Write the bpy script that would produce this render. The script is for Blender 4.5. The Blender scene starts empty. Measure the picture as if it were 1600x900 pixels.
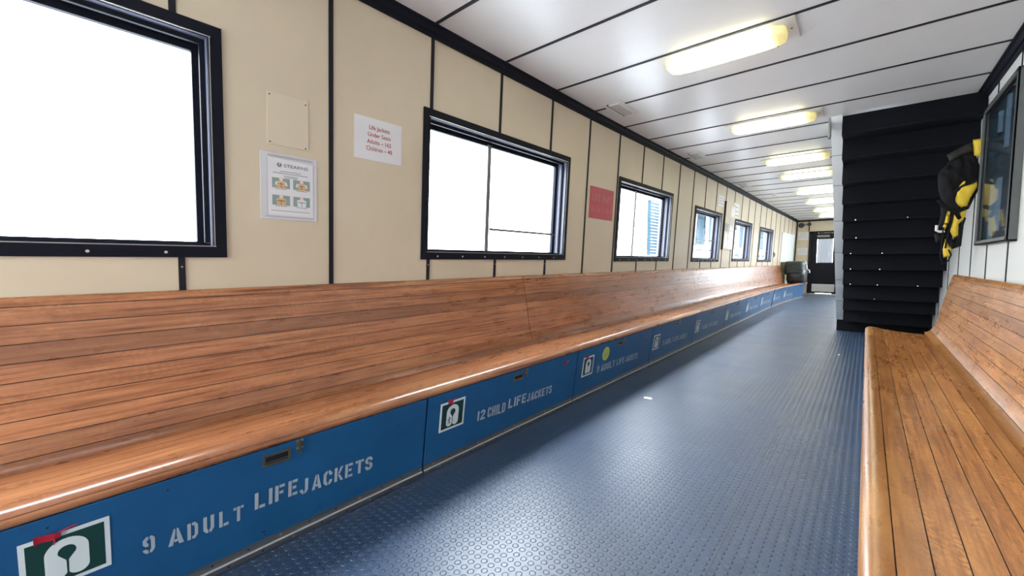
import bpy, math, random
from mathutils import Vector, noise
from mathutils.geometry import delaunay_2d_cdt
from math import radians as R, sin, cos, pi, floor, sqrt
random.seed(7)
S = bpy.context.scene
COL = S.collection

# ------------------------------------------------------------------ camera
cd = bpy.data.cameras.new('camera'); cam = bpy.data.objects.new('camera', cd); COL.objects.link(cam)
cam.location = (0, 0, 1.15); cam.rotation_euler = (R(90 - 3.7256), 0, R(40.651))
cd.sensor_width = 36.0; cd.lens = 36.0 * 645 / 1600; cd.clip_start = 0.02; cd.clip_end = 600
S.camera = cam

# ------------------------------------------------------------------ world, exposure
SKY = 14.0
W = bpy.data.worlds.new('world'); S.world = W; W.use_nodes = True
nt = W.node_tree; nt.nodes.clear()
o_ = nt.nodes.new('ShaderNodeOutputWorld'); b_ = nt.nodes.new('ShaderNodeBackground')
tc = nt.nodes.new('ShaderNodeTexCoord'); sp = nt.nodes.new('ShaderNodeSeparateXYZ'); cr = nt.nodes.new('ShaderNodeValToRGB')
nt.links.new(tc.outputs['Generated'], sp.inputs[0]); nt.links.new(sp.outputs['Z'], cr.inputs[0])
cr.color_ramp.elements[0].position = 0.0; cr.color_ramp.elements[0].color = (0.50, 0.52, 0.54, 1)
cr.color_ramp.elements[1].position = 1.0; cr.color_ramp.elements[1].color = (2.0, 2.15, 2.3, 1)
nt.links.new(cr.outputs[0], b_.inputs[0]); b_.inputs[1].default_value = SKY
nt.links.new(b_.outputs[0], o_.inputs[0])
S.view_settings.view_transform = 'Standard'; S.view_settings.look = 'None'
S.view_settings.gamma = 1.0; S.view_settings.use_curve_mapping = False
S.view_settings.exposure = 0.45

# ------------------------------------------------------------------ the hull's lines
def interp(x, xs, ys):
    if x <= xs[0]: return ys[0]
    for i in range(len(xs) - 1):
        if x <= xs[i + 1]:
            t = (x - xs[i]) / (xs[i + 1] - xs[i]); return ys[i] + t * (ys[i + 1] - ys[i])
    return ys[-1]
YT = [-5, 4, 6.4, 9.6, 12.4, 15.5, 17.5, 20]
def XW(Y, z):      # left wall
    return interp(Y, YT, [-2.2, -2.205, -2.165, -2.13, -2.09, -1.99, -1.905, -1.8]) - (2.66 - z) * interp(Y, YT, [.058, .058, .055, .05, .045, .038, .032, .03])
def ZC(Y): return interp(Y, [-5, 9.5, 12.4, 15.5, 17.5, 20], [2.66, 2.66, 2.64, 2.60, 2.553, 2.5])
def XF(Y): return interp(Y, [-5, 11.3, 13.0, 14.6, 16.2, 18], [-1.70, -1.70, -1.66, -1.56, -1.42, -1.25])
XR = 0.75
Y0, Y1 = -4.4, 17.5
def wallmap(p): return (XW(p[1], p[2]) + p[0], p[1], p[2])
def ceilmap(p): return (p[0], p[1], ZC(p[1]) - p[2])
def lockmap(p): return (XF(p[1]) - .005 - .06 * (1 - p[2] / .43) + p[0], p[1], p[2])
def rightmap(p): return (XR - p[0], p[1], p[2])
def ident(p): return p

# ------------------------------------------------------------------ materials
def mat(name, col=(.5, .5, .5), rough=.5, metal=0.0, coat=0.0, spec=None, emit=None, es=0.0, alpha=None):
    m = bpy.data.materials.new(name); m.use_nodes = True
    b = m.node_tree.nodes['Principled BSDF']
    b.inputs['Base Color'].default_value = (*col, 1); b.inputs['Roughness'].default_value = rough
    b.inputs['Metallic'].default_value = metal; b.inputs['Coat Weight'].default_value = coat
    b.inputs['Coat Roughness'].default_value = 0.12
    if spec is not None: b.inputs['Specular IOR Level'].default_value = spec
    if emit: b.inputs['Emission Color'].default_value = (*emit, 1); b.inputs['Emission Strength'].default_value = es
    return m
def N(m, t, **kw):
    n = m.node_tree.nodes.new(t)
    for k, v in kw.items(): setattr(n, k, v)
    return n
def L(m, a, b): m.node_tree.links.new(a, b)
def bsdf(m): return m.node_tree.nodes['Principled BSDF']
def math_(m, op, a, b=None, c=None):
    n = N(m, 'ShaderNodeMath', operation=op)
    for i, v in enumerate((a, b, c)):
        if v is None: continue
        if isinstance(v, (int, float)): n.inputs[i].default_value = v
        else: L(m, v, n.inputs[i])
    return n.outputs[0]
def ramp(m, fac, stops):
    n = N(m, 'ShaderNodeValToRGB'); e = n.color_ramp.elements
    while len(e) > 1: e.remove(e[-1])
    e[0].position = stops[0][0]; e[0].color = (*stops[0][1], 1)
    for p, c in stops[1:]:
        k = e.new(p); k.color = (*c, 1)
    L(m, fac, n.inputs[0]); return n.outputs[0]
def mixc(m, fac, a, b, mode='MIX'):
    n = N(m, 'ShaderNodeMix', data_type='RGBA', blend_type=mode)
    if isinstance(fac, (int, float)): n.inputs[0].default_value = fac
    else: L(m, fac, n.inputs[0])
    for i, v in ((6, a), (7, b)):
        if isinstance(v, tuple): n.inputs[i].default_value = (*v, 1)
        else: L(m, v, n.inputs[i])
    return n.outputs[2]
def noise_(m, vec, scale, detail=3, rough=.5, dist=0.0):
    n = N(m, 'ShaderNodeTexNoise'); n.inputs['Scale'].default_value = scale; n.inputs['Detail'].default_value = detail
    n.inputs['Roughness'].default_value = rough; n.inputs['Distortion'].default_value = dist
    if vec is not None: L(m, vec, n.inputs['Vector'])
    return n.outputs[0]
def pos(m): return N(m, 'ShaderNodeNewGeometry').outputs['Position']
def comb(m, x, y, z):
    n = N(m, 'ShaderNodeCombineXYZ')
    for i, v in enumerate((x, y, z)):
        if isinstance(v, (int, float)): n.inputs[i].default_value = v
        else: L(m, v, n.inputs[i])
    return n.outputs[0]
def bump(m, h, strength, dist):
    n = N(m, 'ShaderNodeBump'); n.inputs['Strength'].default_value = strength; n.inputs['Distance'].default_value = dist
    L(m, h, n.inputs['Height']); L(m, n.outputs[0], bsdf(m).inputs['Normal']); return n.outputs[0]

def painted(name, c1, c2, rough, spots=True, bs=.15):
    m = mat(name, c1, rough)
    p = pos(m); f = noise_(m, p, 1.3, 5, .6); f2 = noise_(m, p, 22, 4, .6)
    c = mixc(m, ramp(m, f, [(.3, (0, 0, 0)), (.7, (1, 1, 1))]), c1, c2)
    if spots:
        s = ramp(m, noise_(m, p, 9, 6, .7), [(.70, (0, 0, 0)), (.78, (1, 1, 1))])
        c = mixc(m, math_(m, 'MULTIPLY', s, .35), c, tuple(v * .55 for v in c1))
    L(m, c, bsdf(m).inputs['Base Color']); bump(m, f2, bs, .002); return m
M = {}
M['cream'] = painted('cream_panel', (.66, .56, .405), (.60, .505, .36), .42)
M['cream_paint'] = painted('cream_patch_paint', (.68, .58, .425), (.65, .555, .405), .4, False)
M['white_panel'] = painted('white_wall_panel', (.78, .79, .76), (.72, .73, .70), .35, False)
M['ceiling'] = painted('ceiling_panel', (.74, .73, .71), (.68, .665, .645), .32, True, .1)
M['black'] = mat('black_trim_paint', (.010, .010, .014), .5, spec=.25)
M['black_gloss'] = mat('black_window_paint', (.009, .010, .016), .55, spec=.1)
M['reveal'] = mat('window_reveal_paint', (.11, .12, .165), .35)
M['alu'] = mat('aluminium_trim', (.50, .49, .46), .35, .9)
M['alu_highlight'] = mat('highlit_aluminium_edge', (.85, .85, .83), .3, .6)  # aluminium lip; its highlight is put into the lighter colour
M['alu_dark'] = mat('worn_aluminium', (.22, .22, .22), .42, .8)
M['screw'] = mat('screw_head', (.7, .7, .68), .3, .9)
M['dark_dot'] = mat('screw_hole', (.01, .012, .02), .6)
M['brass'] = mat('tarnished_brass', (.25, .20, .12), .38, .9)
M['paper'] = painted('white_paper', (.74, .72, .72), (.70, .69, .70), .35, False, .05)
M['paper_dim'] = mat('laminated_sheet', (.62, .61, .62), .22)
M['grey_ink'] = mat('grey_ink', (.30, .30, .31), .6)
M['dark_ink'] = mat('dark_ink', (.05, .05, .06), .6)
M['red_ink'] = mat('red_ink', (.42, .035, .07), .6)
M['red_sign'] = painted('faded_red_sign', (.50, .055, .075), (.45, .045, .07), .4, False, .05)
M['red_faint'] = mat('faded_lettering', (.54, .145, .14), .4)
M['green'] = mat('sign_green', (.008, .045, .035), .35)
M['sign_white'] = mat('sign_white', (.72, .78, .76), .35)
M['red_tag'] = mat('red_seal_tape', (.42, .012, .03), .45)
M['yellow_sticker'] = painted('yellow_green_sticker', (.55, .58, .06), (.48, .50, .05), .4, False)
M['stencil'] = painted('stencil_paint', (.50, .54, .54), (.36, .42, .46), .6, False)
M['teal_print'] = mat('poster_teal', (.25, .34, .31), .5)
M['orange_print'] = mat('poster_orange', (.62, .40, .20), .5)
M['skin_print'] = mat('poster_pale', (.75, .60, .52), .5)
M['lamp_base'] = mat('lamp_base_plate', (.72, .70, .64), .4)
M['stair'] = painted('black_stair_paint', (.003, .0035, .006), (.006, .0065, .010), .7, False, .2)
M['stair'].node_tree.nodes['Principled BSDF'].inputs['Specular IOR Level'].default_value = .15
M['stringer'] = painted('pale_grey_stringer_paint', (.80, .83, .82), (.74, .77, .76), .4, False)
M['door_black'] = mat('black_door_paint', (.008, .008, .013), .5, spec=.2)
M['kick'] = mat('kick_plate', (.62, .62, .60), .45, .3)
M['case'] = mat('grey_case_paint', (.085, .09, .088), .45)
M['case_inside'] = mat('case_backing', (.05, .075, .10), .5)
M['sheet_blue'] = mat('pale_blue_sheet', (.30, .40, .52), .5)
M['yellow_fab'] = painted('yellow_fabric', (.78, .56, .035), (.70, .48, .03), .6, False, .4)
M['black_fab'] = painted('black_fabric', (.004, .004, .005), (.008, .008, .010), .8, False, .5)
M['black_fab'].node_tree.nodes['Principled BSDF'].inputs['Specular IOR Level'].default_value = .25
M['grey_fab'] = painted('charcoal_fabric', (.020, .018, .018), (.028, .026, .025), .8, False, .5)
M['bag'] = painted('dark_green_bag', (.016, .028, .028), (.024, .038, .036), .5, False, .5)
M['bag_dark'] = painted('dark_wrapping', (.006, .008, .010), (.012, .015, .018), .35, False, .6)
M['litter'] = mat('white_tissue', (.85, .85, .83), .7)
M['bell'] = mat('bell_dark_metal', (.05, .05, .055), .4, .4)
M['facade'] = painted('pale_facade', (.60, .62, .62), (.52, .55, .56), .7, False)
M['blue_glass'] = mat('bluish_glass_facade', (.009, .026, .038), .7, spec=.2)
M['quay'] = painted('concrete_quay', (.34, .35, .36), (.29, .30, .31), .8, False)

def glass(name='window_glass', tint=(.97, .99, 1), k=.06, ior=1.45, refl=1.0):
    m = bpy.data.materials.new(name); m.use_nodes = True; t = m.node_tree; t.nodes.clear()
    o = t.nodes.new('ShaderNodeOutputMaterial'); a = t.nodes.new('ShaderNodeBsdfTransparent'); g = t.nodes.new('ShaderNodeBsdfGlossy')
    f = t.nodes.new('ShaderNodeFresnel'); f.inputs[0].default_value = ior; x = t.nodes.new('ShaderNodeMixShader')
    a.inputs[0].default_value = (*tint, 1); g.inputs['Roughness'].default_value = k
    mu = t.nodes.new('ShaderNodeMath'); mu.operation = 'MULTIPLY'; mu.inputs[1].default_value = refl
    t.links.new(f.outputs[0], mu.inputs[0]); t.links.new(mu.outputs[0], x.inputs[0]); t.links.new(a.outputs[0], x.inputs[1]); t.links.new(g.outputs[0], x.inputs[2]); t.links.new(x.outputs[0], o.inputs[0])
    return m
M['glass'] = glass()
def sheet_mat():
    m = bpy.data.materials.new('thin_white_backdrop'); m.use_nodes = True; t = m.node_tree; t.nodes.clear()
    o = t.nodes.new('ShaderNodeOutputMaterial'); a = t.nodes.new('ShaderNodeBsdfTranslucent'); d = t.nodes.new('ShaderNodeBsdfDiffuse'); x = t.nodes.new('ShaderNodeMixShader')
    a.inputs[0].default_value = (.06, .063, .066, 1); d.inputs[0].default_value = (.5, .52, .54, 1); x.inputs[0].default_value = .5
    t.links.new(a.outputs[0], x.inputs[2]); t.links.new(d.outputs[0], x.inputs[1]); t.links.new(x.outputs[0], o.inputs[0]); return m
M['outside_sheet'] = sheet_mat()
M['case_glass'] = glass('case_glass', (.62, .68, .72), .06, 1.2, .45)

# varnished planks; uv: u metres along, v metres across (plank pitch PW)
PW = 0.066
def wood(name, dark, mid, light, fleck, warm):
    m = mat(name, mid, .3, coat=.22); bsdf(m).inputs['Coat Roughness'].default_value = .2
    uv = N(m, 'ShaderNodeUVMap').outputs[0]; s = N(m, 'ShaderNodeSeparateXYZ'); L(m, uv, s.inputs[0])
    u, v = s.outputs[0], s.outputs[1]
    q = math_(m, 'DIVIDE', v, PW); pid = math_(m, 'FLOOR', q); fr = math_(m, 'SUBTRACT', q, pid)
    wn = N(m, 'ShaderNodeTexWhiteNoise', noise_dimensions='1D'); L(m, math_(m, 'ADD', pid, .37), wn.inputs['W'])
    tone = wn.outputs['Value']
    grain = noise_(m, comb(m, math_(m, 'MULTIPLY', u, 1.6), math_(m, 'MULTIPLY', v, 42), math_(m, 'MULTIPLY', tone, 31)), 1.6, 6, .62, .0)
    fig = noise_(m, comb(m, math_(m, 'MULTIPLY', u, 13), math_(m, 'MULTIPLY', v, 48), math_(m, 'MULTIPLY', tone, 17)), 2.2, 4, .7, 0.0)
    fine = noise_(m, comb(m, math_(m, 'MULTIPLY', u, 14), math_(m, 'MULTIPLY', v, 260), tone), 1.0, 3, .6)
    c = ramp(m, grain, [(.30, dark), (.48, mid), (.68, light)])
    c = mixc(m, math_(m, 'MULTIPLY', math_(m, 'SUBTRACT', tone, .30), 1.0), c, tuple(x * .42 for x in mid))
    f2 = ramp(m, fig, [(.42, (0, 0, 0)), (.72, (1, 1, 1))])
    c = mixc(m, math_(m, 'MULTIPLY', f2, fleck), c, dark)
    blot = ramp(m, noise_(m, comb(m, math_(m, 'MULTIPLY', u, 3.5), math_(m, 'MULTIPLY', v, 9), 5.0), 1.6, 5, .62), [(.45, (0, 0, 0)), (.78, (1, 1, 1))])
    c = mixc(m, math_(m, 'MULTIPLY', blot, min(1, fleck * 1.25)), c, tuple(x * .42 for x in mid))
    c = mixc(m, math_(m, 'MULTIPLY', ramp(m, fine, [(.55, (0, 0, 0)), (.75, (1, 1, 1))]), .30), c, dark)
    wear = noise_(m, comb(m, math_(m, 'MULTIPLY', u, 1.1), math_(m, 'MULTIPLY', v, 5), 3.3), 1.0, 4, .6)
    c = mixc(m, math_(m, 'MULTIPLY', ramp(m, wear, [(.5, (0, 0, 0)), (.68, (1, 1, 1))]), .35), c, warm)
    wv = N(m, 'ShaderNodeTexWave', wave_type='BANDS', bands_direction='X'); wv.inputs['Scale'].default_value = 1.0; wv.inputs['Distortion'].default_value = 9.0; wv.inputs['Detail'].default_value = 3.0; wv.inputs['Detail Scale'].default_value = 1.6
    L(m, comb(m, math_(m, 'MULTIPLY', u, 11), math_(m, 'MULTIPLY', v, 30), math_(m, 'MULTIPLY', tone, 9)), wv.inputs['Vector'])
    wm = ramp(m, noise_(m, comb(m, math_(m, 'MULTIPLY', u, 1.8), math_(m, 'MULTIPLY', v, 10), math_(m, 'MULTIPLY', tone, 5)), 1.4, 3, .6), [(.46, (0, 0, 0)), (.62, (1, 1, 1))])
    c = mixc(m, math_(m, 'MULTIPLY', math_(m, 'MULTIPLY', ramp(m, wv.outputs['Color'], [(.45, (0, 0, 0)), (.8, (1, 1, 1))]), wm), fleck), c, tuple(x * .45 for x in mid))
    seam = math_(m, 'GREATER_THAN', math_(m, 'ABSOLUTE', math_(m, 'SUBTRACT', fr, .5)), .475)
    seam = math_(m, 'MULTIPLY', seam, math_(m, 'GREATER_THAN', v, 6.57))
    c = mixc(m, math_(m, 'MULTIPLY', seam, .88), c, (.015, .007, .004))
    L(m, c, bsdf(m).inputs['Base Color'])
    r = noise_(m, comb(m, math_(m, 'MULTIPLY', u, 3), math_(m, 'MULTIPLY', v, 8), 1.0), 1.5, 4, .6)
    rr = N(m, 'ShaderNodeMapRange'); L(m, r, rr.inputs[0]); rr.inputs[3].default_value = .20; rr.inputs[4].default_value = .38
    L(m, rr.outputs[0], bsdf(m).inputs['Roughness'])
    h = math_(m, 'ADD', math_(m, 'MULTIPLY', grain, .35), math_(m, 'MULTIPLY', seam, -2.0))
    bump(m, h, .15, .002); return m
M['wood_left'] = wood('varnished_wood_red_brown', (.13, .038, .014), (.40, .150, .060), (.56, .245, .105), .22, (.58, .28, .115))
M['wood_right'] = wood('varnished_wood_orange', (.16, .05, .013), (.53, .215, .058), (.72, .345, .105), .55, (.78, .40, .13))

def floor_mat():
    m = mat('studded_rubber_floor', (.03, .05, .09), .35)
    p = pos(m); s = N(m, 'ShaderNodeSeparateXYZ'); L(m, p, s.inputs[0]); x, y = s.outputs[0], s.outputs[1]
    P = .0358
    fx = math_(m, 'SUBTRACT', math_(m, 'FRACT', math_(m, 'DIVIDE', math_(m, 'ADD', x, 10.0), P)), .5)
    fy = math_(m, 'SUBTRACT', math_(m, 'FRACT', math_(m, 'DIVIDE', math_(m, 'ADD', y, 10.0), P)), .5)
    r = math_(m, 'SQRT', math_(m, 'ADD', math_(m, 'MULTIPLY', fx, fx), math_(m, 'MULTIPLY', fy, fy)))
    mr = N(m, 'ShaderNodeMapRange', interpolation_type='SMOOTHSTEP'); L(m, r, mr.inputs[0])
    mr.inputs[1].default_value = .36; mr.inputs[2].default_value = .27; mr.inputs[3].default_value = 0; mr.inputs[4].default_value = 1
    stud = mr.outputs[0]
    c = ramp(m, noise_(m, p, 1.1, 5, .6), [(.3, (.017, .041, .092)), (.7, (.025, .057, .122))])
    dust = ramp(m, noise_(m, comb(m, x, math_(m, 'MULTIPLY', y, .4), 0), 1.5, 5, .6), [(.5, (0, 0, 0)), (.75, (1, 1, 1))])
    walk = N(m, 'ShaderNodeMapRange', interpolation_type='SMOOTHSTEP'); L(m, x, walk.inputs[0])
    walk.inputs[1].default_value = -1.55; walk.inputs[2].default_value = -.7; walk.inputs[3].default_value = .0; walk.inputs[4].default_value = 1
    c = mixc(m, math_(m, 'MULTIPLY', math_(m, 'MULTIPLY', dust, walk.outputs[0]), .5), c, (.085, .10, .10))
    sp_ = ramp(m, noise_(m, p, 130, 2, .5), [(.74, (0, 0, 0)), (.80, (1, 1, 1))])
    c = mixc(m, math_(m, 'MULTIPLY', sp_, .25), c, (.4, .42, .42))
    ring = math_(m, 'MULTIPLY', math_(m, 'GREATER_THAN', stud, .05), math_(m, 'LESS_THAN', stud, .85))
    c = mixc(m, math_(m, 'MULTIPLY', ring, .45), c, (.008, .012, .022))
    seam = math_(m, 'LESS_THAN', math_(m, 'ABSOLUTE', math_(m, 'ADD', x, .40)), .0018)
    c = mixc(m, seam, c, (.006, .008, .014))
    L(m, c, bsdf(m).inputs['Base Color'])
    rr = N(m, 'ShaderNodeMapRange'); L(m, noise_(m, p, 2.3, 5, .65), rr.inputs[0])
    rr.inputs[3].default_value = .32; rr.inputs[4].default_value = .46
    bsdf(m).inputs['Specular IOR Level'].default_value = 1.0
    L(m, rr.outputs[0], bsdf(m).inputs['Roughness'])
    h = math_(m, 'ADD', stud, math_(m, 'MULTIPLY', noise_(m, p, 160, 3, .6), .12))
    bump(m, h, 1.0, .0034); return m
M['floor'] = floor_mat()

def locker_mat():
    m = mat('blue_locker_paint', (.01, .11, .30), .42)
    p = pos(m)
    c = ramp(m, noise_(m, p, 2.5, 5, .6), [(.3, (.008, .078, .205)), (.7, (.012, .105, .26))])
    sc = ramp(m, noise_(m, p, 60, 4, .7), [(.68, (0, 0, 0)), (.74, (1, 1, 1))])
    c = mixc(m, math_(m, 'MULTIPLY', sc, .35), c, (.01, .03, .08))
    L(m, c, bsdf(m).inputs['Base Color']); bump(m, noise_(m, p, 35, 4, .6), .12, .002); return m
M['locker'] = locker_mat()

def diffuser_mat():
    # ribbed yellowed plastic lit by a tube that stops short of both ends
    m = mat('lamp_diffuser', (.85, .78, .45), .35)
    s = N(m, 'ShaderNodeSeparateXYZ'); L(m, N(m, 'ShaderNodeTexCoord').outputs['Object'], s.inputs[0])
    ax = math_(m, 'ABSOLUTE', math_(m, 'ADD', s.outputs[0], .02))
    mr = N(m, 'ShaderNodeMapRange', interpolation_type='SMOOTHSTEP'); L(m, ax, mr.inputs[0])
    mr.inputs[1].default_value = .36; mr.inputs[2].default_value = .23; mr.inputs[3].default_value = 0; mr.inputs[4].default_value = 1
    c = mixc(m, mr.outputs[0], (1.0, .80, .20), (1.0, .93, .62))
    L(m, c, bsdf(m).inputs['Emission Color'])
    L(m, math_(m, 'ADD', math_(m, 'MULTIPLY', mr.outputs[0], 7.0), .32), bsdf(m).inputs['Emission Strength'])
    return m
M['diffuser'] = diffuser_mat()

# ------------------------------------------------------------------ mesh helpers
class MB:
    def __init__(s, fn=ident): s.v = []; s.f = []; s.uv = []; s.fn = fn
    def add(s, pts, faces, uvs=None):
        b = len(s.v); s.v += [tuple(s.fn(p)) for p in pts]; s.f += [tuple(b + i for i in f) for f in faces]
        s.uv += (uvs if uvs else [(p[1], p[2]) for p in pts]); return s
    def box(s, x0, x1, y0, y1, z0, z1, ny=1):
        ys = [y0 + (y1 - y0) * i / ny for i in range(ny + 1)]
        pts = []; fs = []
        for y in ys: pts += [(x0, y, z0), (x1, y, z0), (x1, y, z1), (x0, y, z1)]
        for i in range(ny):
            a = 4 * i
            for k in range(4): fs.append((a + k, a + (k + 1) % 4, a + 4 + (k + 1) % 4, a + 4 + k))
        fs.append((0, 3, 2, 1)); e = 4 * ny; fs.append((e, e + 1, e + 2, e + 3))
        return s.add(pts, fs)
    def poly(s, pts2, w0, w1=None):
        """polygon in (y,z) at offset w0, extruded to w1"""
        n = len(pts2)
        if w1 is None: return s.add([(w0, y, z) for y, z in pts2], [tuple(range(n))])
        P = [(w0, y, z) for y, z in pts2] + [(w1, y, z) for y, z in pts2]
        return s.add(P, [tuple(range(n)), tuple(range(2 * n - 1, n - 1, -1))] + [(i, i + n, (i + 1) % n + n, (i + 1) % n) for i in range(n)])
    def cyl(s, c, axis, r, h, seg=12, r2=None):
        r2 = r if r2 is None else r2; A = 'xyz'.index(axis); pts = []
        for k, (rr, hh) in enumerate(((r, 0), (r2, h))):
            for i in range(seg):
                a = 2 * pi * i / seg; q = [0, 0, 0]; q[A] = hh; q[(A + 1) % 3] = rr * cos(a); q[(A + 2) % 3] = rr * sin(a)
                pts.append((c[0] + q[0], c[1] + q[1], c[2] + q[2]))
        fs = [(i, (i + 1) % seg, seg + (i + 1) % seg, seg + i) for i in range(seg)] + [tuple(range(seg - 1, -1, -1)), tuple(range(seg, 2 * seg))]
        return s.add(pts, fs)
    def tube(s, path, r, seg=8, flat=1.0):
        pts = []; n = len(path); path = [Vector(p) for p in path]
        for i, p in enumerate(path):
            d = (path[min(i + 1, n - 1)] - path[max(i - 1, 0)]).normalized()
            a = d.cross(Vector((0, 1, 0)) if abs(d.y) < .9 else Vector((1, 0, 0))).normalized(); b = d.cross(a)
            for k in range(seg):
                t = 2 * pi * k / seg; pts.append(tuple(p + a * r * cos(t) + b * r * flat * sin(t)))
        fs = []
        for i in range(n - 1):
            for k in range(seg): fs.append((i * seg + k, i * seg + (k + 1) % seg, (i + 1) * seg + (k + 1) % seg, (i + 1) * seg + k))
        fs += [tuple(range(seg - 1, -1, -1)), tuple(range((n - 1) * seg, n * seg))]
        return s.add(pts, fs)
    def build(s, name, m, parent=None, loc=None, smooth=False, bev=0, kind=None, ang=35):
        o = Vector(loc) if loc is not None else (org(parent) if parent else Vector((0, 0, 0)))
        me = bpy.data.meshes.new(name); me.from_pydata([tuple(Vector(v) - o) for v in s.v], [], s.f)
        u = me.uv_layers.new(name='UVMap')
        for l in me.loops: u.data[l.index].uv = s.uv[l.vertex_index]
        me.materials.append(M[m]); me.update()
        import bmesh
        bm = bmesh.new(); bm.from_mesh(me); bmesh.ops.recalc_face_normals(bm, faces=bm.faces); bm.to_mesh(me); bm.free()
        if smooth:
            for p in me.polygons: p.use_smooth = True
            me.set_sharp_from_angle(angle=R(ang))
        ob = bpy.data.objects.new(name, me); COL.objects.link(ob)
        ob['o'] = list(o)
        if parent: ob.parent = parent; ob.location = o - org(parent)
        else: ob.location = o
        if bev:
            b = ob.modifiers.new('Bevel', 'BEVEL'); b.width = bev; b.segments = 2; b.limit_method = 'ANGLE'; b.harden_normals = False
        if kind: ob['kind'] = kind
        return ob
def build_each(s, name, m, parent):
    par = list(range(len(s.v)))
    def fd(a):
        while par[a] != a: par[a] = par[par[a]]; a = par[a]
        return a
    for f in s.f:
        for k in f[1:]: par[fd(k)] = fd(f[0])
    g = {}
    for f in s.f: g.setdefault(fd(f[0]), []).append(f)
    for fs in g.values():
        idx = sorted({i for f in fs for i in f}); mp = {i: k for k, i in enumerate(idx)}
        q = MB(); q.v = [s.v[i] for i in idx]; q.uv = [s.uv[i] for i in idx]; q.f = [tuple(mp[i] for i in f) for f in fs]
        q.build(name, m, parent)
MB.build_each = build_each
def org(ob): return Vector(ob['o'])
def thing(name, loc, label=None, cat=None, group=None, kind=None):
    o = bpy.data.objects.new(name, None); COL.objects.link(o); o.location = loc; o['o'] = list(loc); o.empty_display_size = .1
    if label: o['label'] = label
    if cat: o['category'] = cat
    if group: o['group'] = group
    if kind: o['kind'] = kind
    return o
def tag(o, label, cat, group=None):
    o['label'] = label; o['category'] = cat
    if group: o['group'] = group
    return o
def text_polys(txt, size, bold=0.0):
    c = bpy.data.curves.new('t', 'FONT'); c.body = txt; c.size = size; c.offset = bold; c.fill_mode = 'FRONT'; c.align_x = 'CENTER'
    o = bpy.data.objects.new('t', c); COL.objects.link(o)
    dg = bpy.context.evaluated_depsgraph_get(); me = bpy.data.meshes.new_from_object(o.evaluated_get(dg))
    v = [tuple(p.co) for p in me.vertices]; f = [tuple(p.vertices) for p in me.polygons]
    bpy.data.objects.remove(o); bpy.data.curves.remove(c); bpy.data.meshes.remove(me)
    return v, f
def put_text(mb, txt, size, yc, z, w, sx=1.0, bold=0.0):
    v, f = text_polys(txt, size, bold)
    mb.add([(w, yc + p[0] * sx, z + p[1]) for p in v], f)

def wall_grid(mb, holes, ya, yb, za, zt, fn_top, w0, w1, step=.7):
    """wall between ya..yb with rectangular holes (y0,y1,z0,z1); two skins w0,w1"""
    ys = {ya, yb}; zs = {za}
    for h in holes: ys |= {h[0], h[1]}; zs |= {h[2], h[3]}
    y = ya
    while y < yb: ys.add(round(y, 4)); y += step
    ys = sorted(ys); zs = sorted(zs)
    rows = zs + ['top']
    for w in (w0, w1):
        pts = []; fs = []
        for yy in ys:
            for r in rows: pts.append((w, yy, fn_top(yy) if r == 'top' else r))
        n = len(rows)
        for i in range(len(ys) - 1):
            for j in range(n - 1):
                ym = (ys[i] + ys[i + 1]) / 2; z0 = rows[j]; z1 = 2.6 if rows[j + 1] == 'top' else rows[j + 1]; zm = (z0 + z1) / 2
                if any(h[0] < ym < h[1] and h[2] < zm < h[3] for h in holes): continue
                fs.append((i * n + j, (i + 1) * n + j, (i + 1) * n + j + 1, i * n + j + 1))
        mb.add(pts, fs)

# ------------------------------------------------------------------ structure: shell
WIN = [(-3.95, -2.20), (-1.12, .555), (1.765, 3.42), (4.55, 6.135), (7.23, 8.72), (9.80, 11.28), (12.31, 13.80)]   # holes in left wall
WZ0, WZ1 = 1.215, 2.115
WZT = [2.13, 2.13, 2.105, 2.085, 2.02, 2.0, 1.985]; WZB = [1.215, 1.215, 1.21, 1.195, 1.185, 1.19, 1.175]
holes = [(a, b, WZB[i], WZT[i]) for i, (a, b) in enumerate(WIN)]
def grid_multi(mb, holes, *a, **k):
    wall_grid(mb, holes, *a, **k)
mb = MB(wallmap)
segs = [Y0, -1.66, 1.16, 3.98, 6.68, 9.26, 11.8, Y1]
for i in range(7):
    wall_grid(mb, [holes[i]], segs[i], segs[i + 1], 0.0, None, ZC, 0.0, -.16)
wl = mb.build('wall_left', 'cream', kind='structure')
RWIN = [(-3.6, -1.9), (9.6, 11.2), (12.2, 13.8), (14.9, 16.5)]  # windows out of view, added to bring light into the cabin
mb = MB(rightmap)
rs = [Y0, -1.4, 11.7, 14.3, Y1]
for i in range(4): wall_grid(mb, [(RWIN[i][0], RWIN[i][1], 1.2, 2.1)], rs[i], rs[i + 1], 0.0, None, ZC, 0.0, -.12)
wr = mb.build('wall_right', 'white_panel', kind='structure')
mb = MB(); mb.box(-2.75, 1.0, Y0 - .12, Y1 + .3, -.08, 0.0); mb.build('floor', 'floor', kind='structure')
mb = MB(ceilmap)
mb.box(-2.45, .95, Y0 - .12, Y1 + .2, 0, -.10, 30); ce = mb.build('ceiling', 'ceiling', kind='structure')
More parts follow.
